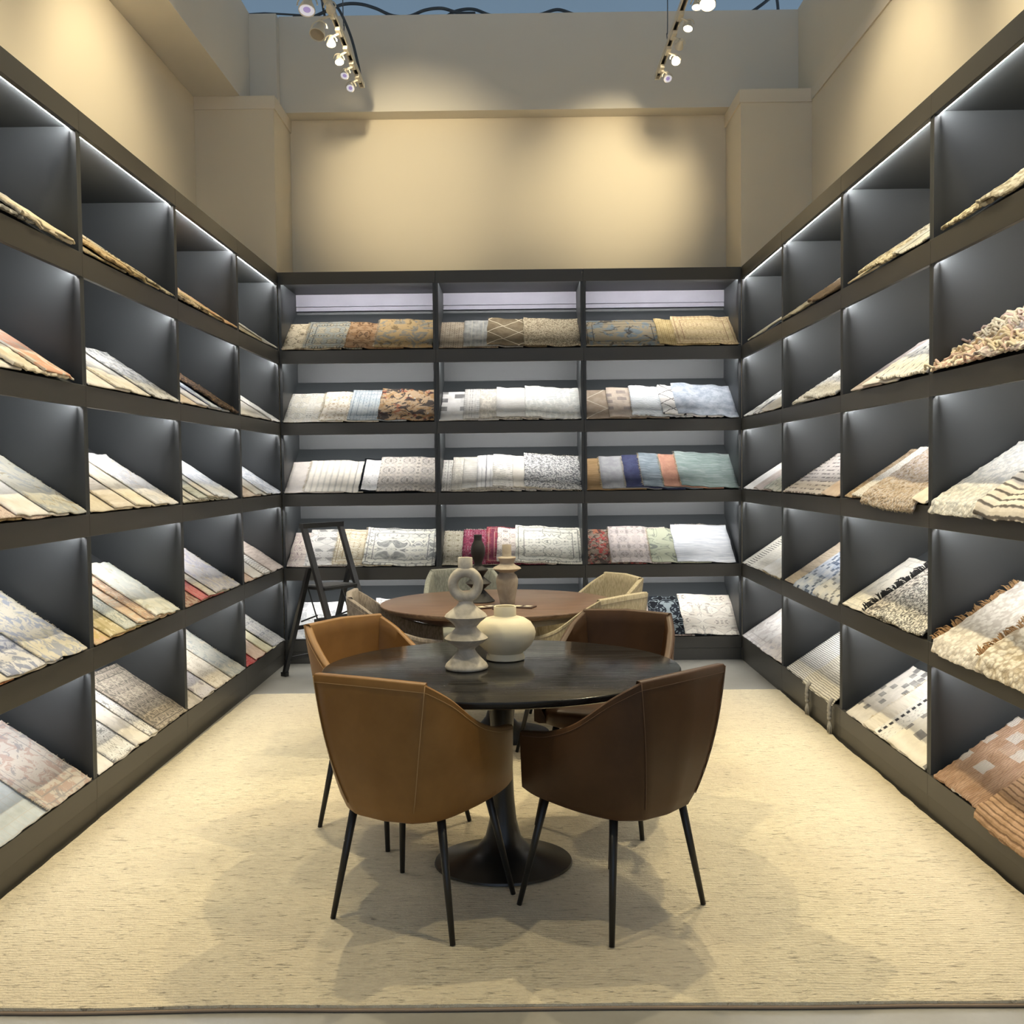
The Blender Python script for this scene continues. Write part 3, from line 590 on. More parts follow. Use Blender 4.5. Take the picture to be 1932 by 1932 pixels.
# ------------------------------------------------------------------ display cabinets
UNIT = {}
def cabinet(loc, rz, W, label, group, back=False):
    root = empty('display_cabinet', loc, rz); tag(root, label, 'cabinet', group)
    lam, inn = MAT['laminate'], MAT['laminate_in']; g = .0006
    for x0 in (g, W-.02-g):
        MB().box(x0, x0+.02, .005, DEP, 0, HBOT+.03).build('side_panel', inn, root)
    MB().box(.0206, W-.0206, DEP, DEP+.012, 0, HTOP).build('back_panel', inn, root)
    MB().box(.0206, W-.0206, .024, DEP-.001, HBOT+.014, HBOT+.032).build('soffit', inn, root)
    MB().box(g, W-g, .024, DEP, HBOT+.034, HTOP).build('top_panel', lam, root)
    bevel(MB().box(g, W-g, 0, .022, HBOT, HTOP).build('header', lam, root), .0012, 1)
    st, ct = math.sin(TH), math.cos(TH)
    for r in range(5):
        t, b = TOPS[r], BOTS[r]
        bevel(MB().box(g, W-g, 0, .02, b, t).build('shelf_lip', lam, root), .0012, 1)
        y0, z0 = .0205, t-.006; y1 = DEP-.002; z1 = z0+(y1-y0)*math.tan(TH)
        MB().prism([(y0,z0),(y1,z1),(y1,z1-.018),(y0,z0-.018)], 'x', .0206, W-.0206).build('slanted_shelf', inn, root)
    MB().box(g, W-g, .003, .02, 0, BOTS[4]-.001).build('toe_kick', lam, root)
    if back:
        zb = TOPS[0]+RISE
        for a, b2, y in ((zb+.040, zb+.140, DEP-.030), (zb+.004, zb+.036, DEP-.026)):
            MB().box(.022, W-.022, y, DEP-.002, a, min(b2, HBOT+.012)).build('backing_board', MAT['board'], root)
    # light strip behind the header and behind each lip
    for r in range(5):
        zb = HBOT+.013 if r == 0 else BOTS[r-1]+.020
        pr = MB().box(.0215, W-.0215, .0225, .0255, zb-.012, zb)
        pr.build('led_profile', MAT['alu'], root)
        e = MB(); y = .0262; nz = LEDTILT; hh = .0045
        # strip plane leans so that it faces into the bay
        c = Vector((0, y+.003, zb-.006)); up = Vector((0, -math.sin(nz), math.cos(nz)))*hh
        e.add([(.024, c.y-up.y, c.z-up.z), (W-.024, c.y-up.y, c.z-up.z), (W-.024, c.y+up.y, c.z+up.z), (.024, c.y+up.y, c.z+up.z)], [(0, 3, 2, 1)])
        e.build('led_strip', MAT['led'], root)
    return root
LEDTILT = .05
names = ['nearest the camera', 'second from the camera', 'third from the camera', 'farthest from the camera']
FR = {}
for b in range(4):
    W = LD[b+1]-LD[b]; FR['L', b+1] = (cabinet((XL, LD[b], 0), PI/2, W, 'tall charcoal display cabinet of slanted shelves on left wall, '+names[b], 'display cabinets along the left wall'), W)
    W = RD[b+1]-RD[b]; FR['R', b+1] = (cabinet((XR, RD[b+1], 0), -PI/2, W, 'tall charcoal display cabinet of slanted shelves on right wall, '+names[b], 'display cabinets along the right wall'), W)
for b in range(3):
    W = BD[b+1]-BD[b]; FR['B', b+1] = (cabinet((BD[b], YB, 0), 0, W, 'tall charcoal display cabinet of slanted shelves on back wall, '+['left one','middle one','right one'][b], 'display cabinets along the back wall', True), W)

# ------------------------------------------------------------------ rug samples on the slanted shelves
FRM = {'cream': mat_plain('cream_fringe', lin('dccfb4'), .9, var=.25, vscale=60),
       'black': mat_plain('black_fringe', lin('1c1b1c'), .9, var=.4, vscale=60),
       'brown': mat_plain('brown_fringe', lin('a8845c'), .9, var=.5, vscale=60),
       'rose':  mat_plain('rose_yarn', lin('d2b8aa'), .9, var=.4, vscale=60),
       'grey':  mat_plain('grey_yarn', lin('a8a49a'), .9, var=.4, vscale=90)}
SHELF = ['top shelf', 'second shelf', 'third shelf', 'fourth shelf', 'bottom shelf']
BAY = {'L': ['nearest left bay', 'second left bay', 'third left bay', 'farthest left bay'],
       'R': ['nearest right bay', 'second right bay', 'third right bay', 'farthest right bay'],
       'B': ['left back bay', 'middle back bay', 'right back bay']}
WORD = ['first', 'second', 'third', 'fourth', 'fifth', 'sixth', 'seventh', 'eighth']
bays = {}
for s in SAMPLES: bays.setdefault(s[:3], []).append(s)

def build_sample(idx, s, k, lst, frame):
    wall, bay, row, u, w, look, pat, c1, c2, c3, scale, opt = s
    o_ = opt.split(); rng = random.Random(idx*31+5)
    shag = 'shag' in o_; th = .014 if shag else .009
    h = .435+rng.uniform(-.02, .015)
    if k == len(lst)-1: h = .45+rng.uniform(-.005, .015)
    elif k == 0: h = .42
    over = .045 if 'ov' in o_ else .018 if 'os' in o_ else 0.0
    lower = [(q[3]-u, q[3]-u+q[4], (.018 if 'shag' in q[11] else .0115)) for q in lst[:k]]
    def elev(x):
        e = .0035
        for a, b, t in lower:
            e += t*max(0, min(1, (b+.05-x)/.05))*max(0, min(1, (x-a+.02)/.02))
        return e
    step = .014 if shag else .026
    nu = max(6, int(w/step)); nv = int((h+over)/step)
    sd = idx*3.7; amp = .0035 if not shag else .006
    if k == len(lst)-1: amp *= 1.5
    def P(i, j):
        x = w*i/nu; v = -over+(h+over)*j/nv
        ex = mnoise.noise((v*9, sd, 1)); ey = mnoise.noise((x*9, sd, 2)); jx = rng.uniform(-1, 1)*(.0035 if shag else .0012)
        X = x+(ex*.008+jx)*(1 if i in (0, nu) else 0); V = v+(ey*.008+jx)*(1 if j in (0, nv) else 0)
        z = elev(x)+(mnoise.noise((x*6, v*5, sd))+.6)*amp
        if k == len(lst)-1 and i >= nu-1: z += .004*rng.random()
        if j == nv: z += .003
        if shag: z += rng.uniform(0, .006)
        if v < 0: V *= .8; z -= abs(v)*.55
        return (X, V, z)
    top = [[P(i, j) for i in range(nu+1)] for j in range(nv+1)]
    m = MB(); vs = []; fs = []
    for j in range(nv+1): vs += [(p[0], p[1], p[2]+th) for p in top[j]]
    b0 = len(vs)
    for j in range(nv+1): vs += top[j]
    n1 = nu+1
    for j in range(nv):
        for i in range(nu):
            a = j*n1+i; fs.append((a, a+1, a+1+n1, a+n1)); fs.append((b0+a, b0+a+n1, b0+a+1+n1, b0+a+1))
    ring = [i for i in range(nu)]+[j*n1+nu for j in range(nv)]+[nv*n1+i for i in range(nu, 0, -1)]+[j*n1 for j in range(nv, 0, -1)]
    r0 = len(vs); R = len(ring)
    for q in ring:
        a = Vector(vs[q]); b = Vector(vs[b0+q]); c = (a+b)/2; d = c-Vector((w/2, h/2, c.z)); d.z = 0
        vs.append(tuple(c+d.normalized()*th*.4))
    for q in range(R):
        a, b = ring[q], ring[(q+1) % R]
        fs.append((a, r0+q, r0+(q+1) % R, b)); fs.append((r0+q, b0+a, b0+b, r0+(q+1) % R))
    m.add(vs, fs)
    ob = m.build('rug_sample', mat_sample(idx, pat, c1, c2, c3, scale, opt, w, h), None, True, 60)
    ob.matrix_world = frame @ Matrix.Translation((u, .004, TOPS[row-1]+.002)) @ Matrix.Rotation(TH, 4, 'X')
    n = len(lst)
    if wall == 'B':
        pos = 'only one' if n == 1 else ('rightmost' if k == n-1 else 'leftmost' if k == 0 else WORD[k]+' from left')
        gname = 'back'
    else:
        kk = k if wall == 'L' else n-1-k
        pos = 'only one' if n == 1 else ('nearest the camera' if kk == 0 else 'farthest from camera' if kk == n-1 else WORD[kk]+' from camera')
        gname = {'L': 'left', 'R': 'right'}[wall]
    tag(ob, '%s rug sample, %s, %s, %s' % (look, pos, SHELF[row-1], BAY[wall][bay-1]), 'rug sample', 'rug samples on the %s wall shelves' % gname)
    # fringes
    key = 'black' if 'fbk' in o_ else 'brown' if 'fbr' in o_ else 'cream'
    for f in o_:
        if f[0] != 'f' or f[1] not in 'LRTB' or f in ('fbk', 'fbr'): continue
        side = f[1]; big = 'big' in f
        L = .052 if big else .016; r = .0038 if big else .0013
        ln = h if side in 'LR' else w; cnt = int(ln/(.0042 if big else .0055)); fm = MB()
        for q in range(cnt):
            t = (q+rng.random())/cnt*ln; l = L*(rng.uniform(.8, 1.15) if big else rng.uniform(.6, 1.3)); sw = (math.sin(t*70)*.35+rng.uniform(-.3, .3))*l; up = rng.uniform(0, .45)*l
            e0 = elev(0 if side == 'L' else w if side == 'R' else t)+th*.6+.002
            if side == 'L': p0 = (.003, t, e0); p2 = (-l, t+sw, e0+up-.002)
            elif side == 'R': p0 = (w-.003, t, e0); p2 = (w+l, t+sw, max(.003, e0+up-.004))
            elif side == 'T': p0 = (t, h-.003, e0); p2 = (t+sw, h+l, max(.003, e0+up-.004))
            else: p0 = (t, -over*.8+.003, e0-over*.5); p2 = (t+sw, -over*.8-l*.5, e0-over*.5-l*.6)
            mid = tuple((a+b)/2+(.25*l if i == 2 else sw*.15 if i == 0 and side in 'TB' else 0) for i, (a, b) in enumerate(zip(p0, p2)))
            fm.tube([p0, mid, p2], [r, r*.9, r*.5], 4 if big else 3)
        tag(fm.build('fringe', FRM[key], ob, True), kind='stuff')
    if 'rope' in o_:
        for nm, cm, cnt in (('yarn_rope', 'cream', 46), ('yarn_rope', 'rose', 16)):
            ym = MB()
            for q in range(cnt):
                x = rng.uniform(.02, w-.02); y = rng.uniform(-.01, h-.03); pts = []; a = rng.uniform(-.6, .6)+PI*.9
                for z in range(5):
                    pts.append((x, y, elev(min(max(x, 0), w))+th+.006+rng.uniform(0, .012)+(.014 if z == 2 else 0)))
                    x += math.cos(a)*.028; y += math.sin(a)*.020; a += rng.uniform(-.7, .7)
                    y = max(y, -.01)
                    x = min(max(x, -.02), w-.005)
                ym.tube(spline(pts, 3), .0055, 6)
            tag(ym.build(nm, FRM[cm], ob, True), kind='stuff')
    if 'tassel' in o_:
        for tx in (.10, w-.02):
            pts = [(tx, .01, th+.012+elev(tx)), (tx, -.012, th+.004+elev(tx))]
            tm = MB(); S = math.sin(TH); Cc = math.cos(TH)
            for q in range(9):       # straight down in world space in front of the lip
                zd = -.012-.010*q; yd = -.024
                pts.append((tx+.004*math.sin(q*1.9), yd*Cc+zd*S, -yd*S+zd*Cc))
            tm.tube(pts, [.0105+(.003 if i % 2 else 0) for i in range(len(pts))], 7)
            for q in range(20):
                a = q*2.4; rr = .006+.018*(q % 3)/2; zs = -.095; ze = -.155-.012*rng.random()
                w0 = lambda dx, yd, zd: (tx+dx, yd*Cc+zd*S, -yd*S+zd*Cc)
                tm.tube([w0(.3*rr*math.cos(a), -.024, zs), w0(rr*math.cos(a), -.024+.4*rr*math.sin(a), (zs+ze)/2), w0(rr*1.1*math.cos(a), -.024+.4*rr*math.sin(a), ze)], [.0042, .004, .0026], 4)
            tm.build('tassel', FRM['grey'], ob, True)
    return ob
FRAME = {}
for kf, (root, W) in FR.items():
    wall, b = kf
    rz = {'L': PI/2, 'R': -PI/2, 'B': 0}[wall]
    FRAME[kf] = Matrix.Translation(root.location) @ Matrix.Rotation(rz, 4, 'Z')
idx = 0
for key, lst in bays.items():
    for k, s in enumerate(lst):
        build_sample(idx, s, k, lst, FRAME[key[:2]]); idx += 1

# ------------------------------------------------------------------ area rug
def make_rug():
    nx, ny = 110, 130; m = MB(); th = .018
    vs = []
    for j in range(ny+1):
        f = j/ny; Y = 2.730+(6.69-2.730)*f
        ends = .03*max(0, (f-.985)/.015)
        xl = -1.797+.034*f+ends+.006*mnoise.noise((Y*9, 1, 0))+.008*mnoise.noise((Y*2.2, 4, 0))
        xr = 1.690-.008*f-ends+.006*mnoise.noise((Y*9, 7, 0))+.006*mnoise.noise((Y*2.2, 9, 0))
        xl = max(xl, -1.8005); xr = min(xr, 1.6945)
        for i in range(nx+1):
            g = i/nx; X = xl+(xr-xl)*g
            yy = Y+(.010*mnoise.noise((X*2, 3, j > 9)) if j in (0, ny) else 0)
            z = th+.0022*mnoise.noise((X*3, Y*3, 0))+.0015*mnoise.noise((X*20, Y*60, 5))
            if j == ny: z -= .006
            vs.append((X, yy, z))
    n1 = nx+1
    fs = [(j*n1+i, j*n1+i+1, (j+1)*n1+i+1, (j+1)*n1+i) for j in range(ny) for i in range(nx)]
    ring = list(range(nx))+[j*n1+nx for j in range(ny)]+[ny*n1+i for i in range(nx, 0, -1)]+[j*n1 for j in range(ny, 0, -1)]
    b = len(vs); vs += [(vs[q][0], vs[q][1], .0005) for q in ring]; R = len(ring)
    fs += [(ring[q], b+q, b+(q+1) % R, ring[(q+1) % R]) for q in range(R)]
    fs.append(tuple(b+q for q in range(R))[::-1])
    m.add(vs, fs); o = m.build('area_rug', MAT['rug'], None, True, 50)
    tag(o, 'large beige ribbed wool rug covering the floor between the cabinets', 'rug')
    pts = [(vs[q][0], vs[q][1]-.003, .0055) for q in range(0, nx+1, 2)]
    MB().tube(pts, .0048, 6).build('binding', MAT['rugedge'], o, True)
make_rug()
RZ = .0185

# ------------------------------------------------------------------ armchairs
TOPK = [(0,-.338,.826),(.203,-.318,.820),(.240,-.225,.760),(.260,-.095,.668),(.263,.020,.622),(.261,.100,.606),(.252,.163,.596)]
BOTK = [(0,-.258,.374),(.105,-.245,.375),(.180,-.190,.379),(.222,-.080,.386),(.243,.020,.395),(.252,.100,.405),(.250,.157,.418)]
def half(K):
    a, b = Vector(K[0]), Vector(K[1])
    return [a.lerp(b, i/5) for i in range(5)]+spline(K[1:], 6)
def shell_mesh():
    th = .030; ht, hb = half(TOPK), half(BOTK)
    mir = lambda H: [Vector((-p.x, p.y, p.z)) for p in H[:0:-1]]+H
    T, B = mir(ht), mir(hb); N = len(T); nv = 11
    def row(v, off):
        out = []
        for i in range(N):
            p = B[i].lerp(T[i], v)
            f = v**.75; p.x = B[i].x+(T[i].x-B[i].x)*f; p.y = B[i].y+(T[i].y-B[i].y)*f
            t = (T[min(i+1,N-1)]-T[max(i-1,0)]); t.z = 0; t.normalize(); nrm = Vector((t.y, -t.x, 0))
            p = p+nrm*(.014*math.sin(PI*v)*(1-max(0, abs(i-N//2)/(N//2)-.55)/.45))
            out.append(p-nrm*off)
        return out
    rows = []
    c = Vector((0, -.01, .372))
    rows.append([Vector((p.x*.80, c.y+(p.y-c.y)*.80, p.z-.012)) for p in B])
    rows.append([Vector((p.x*.93, c.y+(p.y-c.y)*.94, p.z-.009)) for p in B])
    for k in range(nv): rows.append(row(k/(nv-1), 0))
    o1, i1 = row(1, 0), row(1, th)
    rows.append([a.lerp(b, .2)+Vector((0,0,.006)) for a, b in zip(o1, i1)])
    rows.append([a.lerp(b, .8)+Vector((0,0,.006)) for a, b in zip(o1, i1)])
    for k in range(7): rows.append(row(1-.72*k/6, th))
    vs = [p for r in rows for p in r]; R = len(rows)
    fs = [(j*N+i, j*N+i+1, (j+1)*N+i+1, (j+1)*N+i) for j in range(R-1) for i in range(N-1)]
    # bottom pan
    ci = len(vs); vs.append(Vector((0, .0, .366)))
    fs += [(i+1, i, ci) for i in range(N-1)]+[(0, N-1, ci)]
    for e, fl in ((0, False), (N-1, True)):
        lp = [j*N+e for j in range(R)]; ctr = sum((vs[q] for q in lp), Vector())/R; ctr.y += .010
        ci = len(vs); vs.append(ctr)
        for j in range(R):
            f = (lp[j], lp[(j+1) % R], ci); fs.append(f if not fl else f[::-1])
    m = MB(); m.add(vs, fs)
    seams = []
    for sgn in (-1, 1):
        ii = N//2+sgn*5
        seams.append([row(v/12, -.0015)[ii] for v in range(1, 13)])
    hem = row(.955, -.0012)[2:-2]
    return m, seams, hem
SH, SEAMS, HEM = shell_mesh()
def cushion():
    m = MB(); n = 40; rows = []
    for sc_, z in ((.90,.400),(.985,.410),(1,.430),(1,.450),(.965,.467),(.85,.474),(.6,.479),(.3,.481)):
        r = []
        for k in range(n):
            a = 2*PI*k/n; c, s = math.cos(a), math.sin(a)
            q = (abs(c)**4+abs(s)**4)**-.25
            tap = 1-.10*max(0, -s)
            r.append((c*q*.232*sc_*tap, s*q*.200*sc_-.014, z))
        rows += r
    fs = [(j*n+i, j*n+(i+1) % n, (j+1)*n+(i+1) % n, (j+1)*n+i) for j in range(7) for i in range(n)]
    fs += [tuple(range(n))[::-1], tuple(range(7*n, 8*n))]
    return m.add(rows, fs)
def armchair(x, y, face, mat, st, label, group):
    rz = math.atan2(-face[0], face[1])
    root = empty('armchair', (x, y, RZ), rz); tag(root, label, 'armchair', group)
    dz = -RZ+.018
    def part(mb, nm, mt, smooth=True, ang=None):
        o = mb.build(nm, mt, root, smooth, ang); o.location.z = -RZ+.016; return o
    part(SH, 'shell', mat, True, 48)
    part(cushion(), 'seat', mat, True, 60)
    for s in SEAMS: part(MB().tube(s, .0016, 5), 'seam', st)
    part(MB().tube(HEM, .0012, 5), 'hem', st)
    for sx in (-1, 1):
        for a, b in (((.160,-.165,.385),(.224,-.212,.0035)), ((.165,.125,.395),(.224,.206,.0035))):
            part(MB().tube([(sx*a[0], a[1], a[2]), (sx*b[0], b[1], b[2])], [.0145, .0088], 14), 'leg', MAT['black'])
    return root
G1, G2 = 'leather armchairs around the front table', 'tweed armchairs around the far table'
armchair(-.324, 3.364, (.44, .90), MAT['tan'], MAT['stitch_t'], 'tan leather armchair with its back to camera, front left of black table', G1)
armchair(.292, 3.362, (-.672, .74), MAT['brown'], MAT['stitch_b'], 'dark brown leather armchair with its back to camera, front right of black table', G1)
armchair(-.520, 4.155, (.75, -.66), MAT['tan'], MAT['stitch_t'], 'tan leather armchair showing its inside, behind the left end of black table', G1)
armchair(.347, 4.226, (-.40, -.91), MAT['brown'], MAT['stitch_b'], 'dark brown leather armchair behind the right end of black table', G1)
armchair(-.565, 5.33, (.995, .08), MAT['grey_fab'], MAT['stitch_f'], 'grey tweed armchair at near left of the walnut table', G2)
armchair(-.32, 6.22, (.15, -.99), MAT['green_fab'], MAT['stitch_f'], 'grey-green tweed armchair behind the walnut table', G2)
armchair(.28, 5.25, (-.75, .65), MAT['beige_fab'], MAT['stitch_f'], 'beige tweed armchair at near right of the walnut table', G2)
armchair(.34, 5.93, (-.90, -.44), MAT['beige_fab'], MAT['stitch_f'], 'beige tweed armchair at far right of the walnut table', G2)

# ------------------------------------------------------------------ tables
def tulip_table(x, y, a, b, mat, bmat, label, foot):
    root = empty('pedestal_table', (x, y, RZ)); tag(root, label, 'table')
    zt = .75-RZ
    prof = [(.90,zt-.034),(.955,zt-.030),(.985,zt-.020),(.998,zt-.010),(1.0,zt-.005),(.997,zt-.0015),(.990,zt)]
    MB().lathe(prof, 96, a, b).build('tabletop', mat, root, True, 40)
    s = foot/.255
    pr = [(.245*s,0),(.255*s,.004),(.252*s,.012),(.20*s,.024),(.14*s,.040),(.095*s,.062),(.066*s,.10),(.050*s,.16),(.042*s,.25),(.038*s,.36),(.040*s,.48),(.048*s,.58),(.062*s,.65),(.085*s,.69),(.12*s,zt-.036)]
    MB().lathe(pr, 56, 1, .9).build('pedestal', bmat, root, True, 40)
    if foot > .26:
        MB().lathe([(.20,zt-.135),(.42,zt-.118),(.66,zt-.088),(.86,zt-.052),(.925,zt-.0345)], 80, a, b).build('underside', MAT['dwood'], root, True, 50)  # shaded bevel under the top; its shade is put in as dark wood colour
    MB().lathe([(.15,zt-.046),(.155,zt-.0362)], 32).build('mounting_plate', bmat, root, True, 40)
    return root
tulip_table(-.070, 3.735, .655, .588, MAT['ebony'], MAT['tulip'], 'black oval pedestal table with a glossy grained top, in front', .255)
tulip_table(-.120, 5.58, .640, .588, MAT['walnut'], MAT['tulip'], 'brown walnut oval pedestal table behind the black table', .28)

# ------------------------------------------------------------------ vases
def hollow(prof, t=.004, depth=.05):
    """close a vase profile with an open mouth"""
    r, z = prof[-1]; return prof+[(r-.0015, z+.0015), (r-t, z), (r-t, z-depth)]
def vase_ring():
    root = empty('vase', (-.195, 3.69, .7505), .05); tag(root, 'tall mottled beige vase of stacked discs with pierced ring, on black table', 'vase')
    body = [(.068,0),(.076,.003),(.0785,.010),(.074,.020),(.056,.038),(.040,.056),(.0315,.070),(.033,.077),(.054,.092),(.073,.106),(.0785,.113),(.073,.119),(.054,.134),(.040,.148),(.0385,.155),(.054,.172),(.073,.187),(.0775,.193),(.072,.201),(.050,.218),(.033,.232),(.0255,.243),(.0255,.252)]
    MB().lathe(body, 48).build('body', MAT['stone'], root, True, 70)
    n = 12; prof = []
    for k in range(n+1):        # rounded-square section of the ring
        a = 2*PI*k/n; c, s = math.cos(a), math.sin(a); q = (abs(c)**4+abs(s)**4)**(-1/4)
        prof.append((.0455+c*q*.0187, s*q*.031))
    o = MB().lathe(prof, 56, cap=False).build('ring', MAT['stone'], root, True, 70)
    o.location = (0, 0, .308); o.rotation_euler = (PI/2, 0, 0)
    MB().lathe([(.024,.360)]+hollow([(.0262,.366),(.0262,.404)], .005, .035), 36).build('neck', MAT['stone'], root, True, 50)
vase_ring()
o = MB().lathe(hollow([(.066,0),(.0735,.003),(.0735,.010),(.066,.026),(.078,.036),(.100,.058),(.113,.082),(.1165,.102),(.112,.120),(.098,.142),(.075,.157),(.050,.164),(.0430,.167),(.0425,.172),(.0425,.202)], .006, .09), 56).build('vase', MAT['creamcer'], None, True, 50)
o.location = (-.056, 3.875, .7505); tag(o, 'squat round cream vase with short neck, beside the pierced vase', 'vase')
o = MB().lathe(hollow([(.038,0),(.040,.003),(.042,.02),(.052,.07),(.059,.115),(.059,.135),(.052,.155),(.039,.168),(.040,.174),(.066,.186),(.077,.193),(.070,.200),(.045,.212),(.037,.220),(.041,.236),(.050,.250),(.047,.254),(.027,.257),(.0245,.262),(.0245,.320)], .005, .05), 44).build('vase', MAT['stone2'], None, True, 45)
o.location = (-.066, 5.47, .7505); tag(o, 'tall taupe vase with flared collar, on walnut table', 'vase')
o = MB().lathe(hollow([(.088,0),(.090,.004),(.060,.036),(.030,.066),(.050,.084),(.072,.102),(.050,.120),(.028,.138),(.042,.158),(.054,.174),(.052,.179),(.024,.196),(.021,.212),(.030,.236),(.039,.265),(.0395,.290),(.034,.312),(.023,.334),(.022,.338),(.022,.366)], .005, .05), 40).build('vase', MAT['blackcer'], None, True, 35)
o.location = (-.225, 5.60, .7505); tag(o, 'black sculptural zigzag vase on walnut table, behind the pierced vase', 'vase')
for i, (x, y, a) in enumerate([(-.175, 5.335, .5), (-.085, 5.30, .1), (.02, 5.335, -.35)]):
    root = empty('finish_sample', (x, y, .7503), a)
    tag(root, ['leftmost', 'middle', 'rightmost'][i]+' dark wood finish sample lying on walnut table before the taupe vase', 'sample', 'finish samples on the walnut table')
    bevel(MB().box(-.06, .06, -.04, .04, 0, .007).build('board', MAT['dwood'], root), .001, 1)
    MB().box(-.045, -.012, -.025, .02, .0071, .0082).build('swatch', MAT['creamcer'], root)
    MB().box(.005, .045, -.02, .03, .0071, .0080).build('swatch', MAT['stone'], root)

# ------------------------------------------------------------------ step ladder
def ladder():
    root = empty('step_ladder', (-1.46, 7.18, 0), math.atan2(.6, .8)-PI/2+PI/2)
    # local x = climbing direction c (towards room), local y = width w
    c = Vector((.8, -.6, 0)); root.rotation_euler = (0, 0, math.atan2(c.y, c.x))
    tag(root, 'black folding step ladder in the back left corner', 'ladder')
    W = .35; m = MAT['black']
    fx = lambda z: .03+.37*(.79-z)
    rx = lambda z: -.005-.35*(.79-z)
    up = (0, 1, 0)
    for y in (0, W):
        MB().bar((fx(1.075), y, 1.075), (fx(0), y, 0.012), .026, .042, up).build('front_rail', m, root)
        MB().bar((rx(.80), y+(-.024 if y == 0 else .024), .80), (rx(0), y+(-.024 if y == 0 else .024), .016), .024, .036, up).build('rear_leg', m, root)
        MB().box(rx(0)-.026, rx(0)+.024, y-.040 if y == 0 else y+.008, y-.008 if y == 0 else y+.040, 0, .03).build('rubber_foot', m, root)
        MB().box(fx(0)-.026, fx(0)+.026, y-.017, y+.017, 0, .03).build('rubber_foot', m, root)
        MB().tube([(fx(.66)-.15, y+(.018 if y == 0 else -.018), .66), (fx(.20)-.12, y+(.018 if y == 0 else -.018), .20)], .0055, 6).build('link_rod', m, root)
        MB().tube([(rx(.40)+.01, y+(.01 if y == 0 else -.01), .405), (fx(.45)-.13, y+(.02 if y == 0 else -.02), .46)], .006, 6).build('link_rod', m, root)
    MB().bar((fx(1.09), -.021, 1.09), (fx(1.09), W+.021, 1.09), .044, .034, (0, 0, 1)).build('handle', m, root)
    for z, d in ((.665, .20), (.435, .17), (.205, .17)):
        st = empty('step', (fx(z), 0, z)); st.parent = root
        bevel(MB().box(-d, .035, .016, W-.016, -.026, -.003).build('frame', m, st), .004, 2)
        MB().box(-d+.015, .022, .035, W-.035, -.0029, .001).build('tread', MAT['grip'], st)
    for z in (.36, .13):
        MB().bar((rx(z), -.012, z), (rx(z), W+.012, z), .018, .028).build('cross_bar', m, root)
ladder()

# ------------------------------------------------------------------ track lights, their lamps
def rail(x, y0, y1, side):
    root = empty('light_track', (x, y1, 4.30)); tag(root, 'cream ceiling light track on the %s, hung on wires' % side, 'light track')
    m = MB(); L = y1-y0
    m.box(-.018, -.012, -L, 0, 0, .034); m.box(.012, .018, -L, 0, 0, .034); m.box(-.012, .012, -L, 0, .028, .034)
    m.build('rail', MAT['lampwhite'], root)
    MB().box(-.0118, .0118, -L+.01, -.01, .020, .0278).build('conductor', MAT['black'], root)
    MB().box(-.019, .019, -.004, .012, -.002, .036).build('end_cap', MAT['lampwhite'], root)
rail(-1.120, 1.6, 7.66, 'left'); rail(1.044, 1.6, 7.58, 'right')

def lamp(x, y, tgt, lit, label, grp, big=False, power=0, cone=60, blend=.6, off=0.0):
    z = 4.30; root = empty('track_spotlight', (x, y, z)); tag(root, label, 'spotlight', grp)
    w = MAT['lampwhite']; s = 1.05 if big else .66
    bevel(MB().box(-.016, .016, -.055, .055, -.024, -.0005).build('adapter', w, root), .003, 2)
    hx = off; hz = -.105*s
    MB().tube(spline([(0,0,-.022), (hx*.5,0,-.034), (hx,0,-.048)], 4), .008, 8).build('stem', w, root)
    d = (Vector(tgt)-Vector((x+hx, y, z+hz))).normalized()
    side = d.cross(Vector((0,0,1))).normalized()
    r = .046*s; R = .056*s
    pts = []
    for k in range(15):
        a = PI*k/14; pts.append(Vector((hx,0,hz))+side*R*math.cos(a)+Vector((0,0,1))*R*math.sin(a))
    MB().tube(pts, .0045, 6).build('yoke', w, root)
    body = MB().lathe([(.016*s,-.058*s),(.021*s,-.050*s),(.026*s,-.022*s),(.040*s,.012*s),(r,.028*s),(r,.040*s),(r*.93,.0405*s),(r*.90,.034*s)], 28, cap=False)
    body.lathe([(.0001,-.060*s),(.016*s,-.058*s)], 28, cap=False)
    bo = body.build('lamp_head', w, root, True, 45)
    rot = d.to_track_quat('Z', 'Y')
    bo.location = (hx, 0, hz); bo.rotation_mode = 'QUATERNION'; bo.rotation_quaternion = rot
    em = {2: MAT['lampglow'], 1: MAT['lamplit2'], 0: MAT['lampdark']}[lit]
    ln = MB().lathe([(.0001,.030*s),(r*.45,.0320*s)] if lit == 1 else [(.0001,.030*s),(r*.5,.0325*s),(r*.91,.0335*s)], 28, cap=False).build('lens', MAT['lampviolet'] if lit == 1 else em, root, True)
    if lit == 1:
        rf = MB().lathe([(r*.45,.0321*s),(r*.91,.0335*s)], 28, cap=False).build('reflector', em, root, True)
        rf.location = (hx, 0, hz); rf.rotation_mode = 'QUATERNION'; rf.rotation_quaternion = rot
    ln.location = bo.location; ln.rotation_mode = 'QUATERNION'; ln.rotation_quaternion = rot
    if power:
        ld = bpy.data.lights.new('spot', 'SPOT'); ld.energy = power*SPOT_GAIN; ld.color = WARM
        ld.spot_size = math.radians(cone); ld.spot_blend = blend; ld.shadow_soft_size = .028
        lo = bpy.data.objects.new('spot_beam', ld); COL.objects.link(lo)
        lo.location = Vector((x+hx, y, z+hz))+d*.050*s
        lo.rotation_mode = 'QUATERNION'; lo.rotation_quaternion = d.to_track_quat('-Z', 'Y')
GL, GR = 'spotlights on the left track', 'spotlights on the right track'
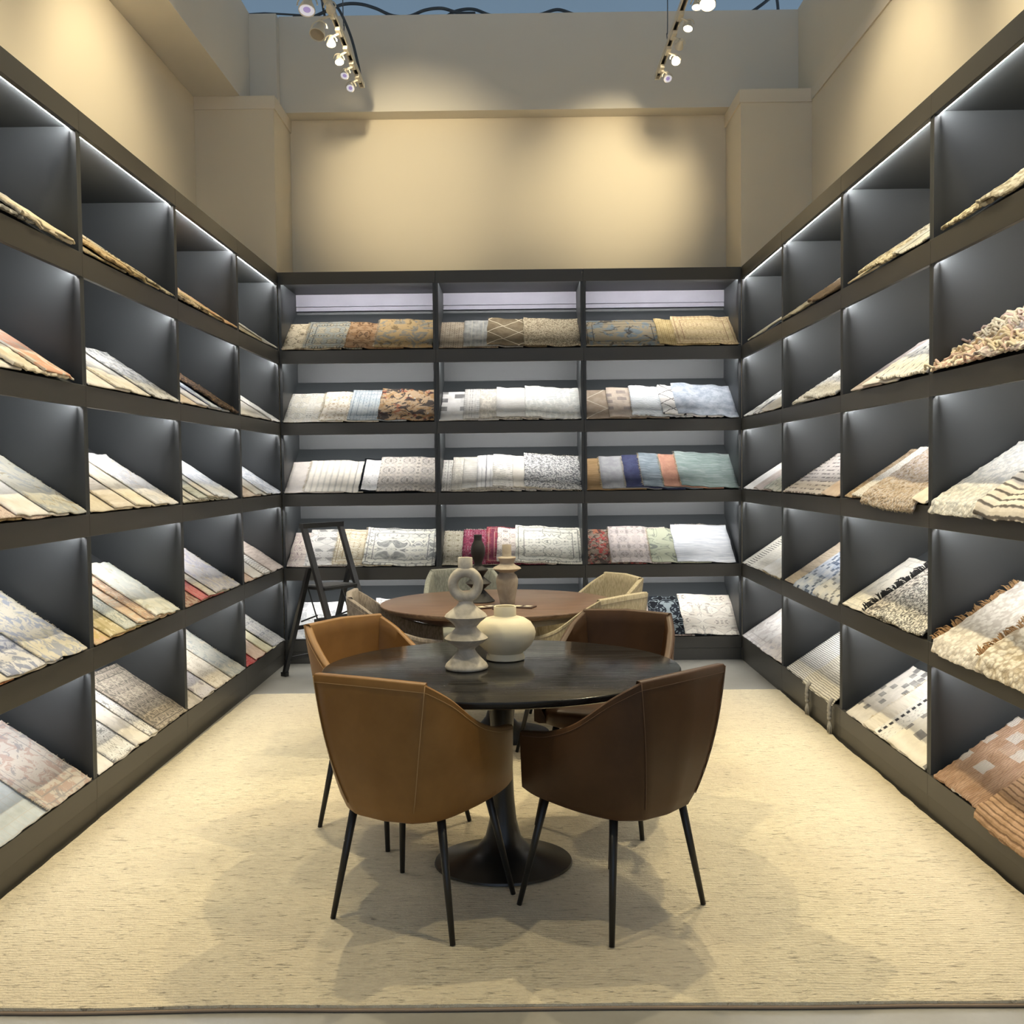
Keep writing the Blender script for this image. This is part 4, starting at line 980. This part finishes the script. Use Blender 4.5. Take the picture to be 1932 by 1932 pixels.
for args in LAMPS: lamp(*args[0], **args[1])

# hanging wires and cables
def cable(pts, r, mat, name, label, cat, n=6, grp=None):
    o = MB().tube(spline(pts, 8), r, n).build(name, mat, None, True); tag(o, label, cat, grp)
GW = 'thin wires holding the tracks'
cable([(-1.120,6.85,4.334),(-1.112,6.85,4.40),(-1.118,6.85,4.5),(-1.12,6.85,5.4),(-1.12,6.85,6.4)], .0035, MAT['wire'], 'suspension_wire', 'thin steel wire holding the left light track', 'wire', 5, GW)
cable([(1.044,7.05,4.334),(1.036,7.05,4.40),(1.042,7.05,4.5),(1.042,7.05,5.4),(1.042,7.05,6.4)], .0035, MAT['wire'], 'suspension_wire', 'thin steel wire holding the right light track', 'wire', 5, GW)
cable([(-1.122,7.60,4.34),(-1.14,7.62,4.45),(-1.20,7.65,4.68),(-1.30,7.7,4.90),(-1.42,7.8,5.00),(-1.48,8.1,5.10),(-1.5,8.35,5.062)], .010, MAT['cable'], 'power_cable', 'dark power cable looping up from the end of left track', 'cable', 8)
def loops(x0, x1, hs, y, label):
    pts = []; n = len(hs)
    for i, hh in enumerate(hs): pts.append((x0+(x1-x0)*i/(n-1), y+.02*math.sin(i*2.1), 5.050+.014+hh))
    cable(pts, .013, MAT['cable'], 'power_cable', label, 'cable', 8)
loops(-1.74, -.30, [0,.0,.03,.09,.10,.05,0,0,.03,.05,.02,0], 8.23, 'dark power cable looping along the ledge at upper left')
loops(-.72, .62, [0,0,.05,.07,.03,0,0,.03,.05,.02,0], 8.30, 'dark power cable looping along the ledge at upper middle')
cable([(1.70,8.30,5.064),(1.86,8.28,5.066),(1.96,8.27,5.12),(2.06,8.3,5.20),(2.12,8.4,5.22),(2.15,8.46,5.064)], .013, MAT['cable'], 'power_cable', 'dark power cable arching over the ledge at upper right', 'cable', 8)
cable([(-2.3,8.2,5.064),(-2.0,8.16,5.062),(-1.9,8.17,5.066),(-1.6,8.22,5.066)], .008, MAT['cable'], 'power_cable', 'thin grey cable lying across the ledge above left pillar', 'cable', 8)
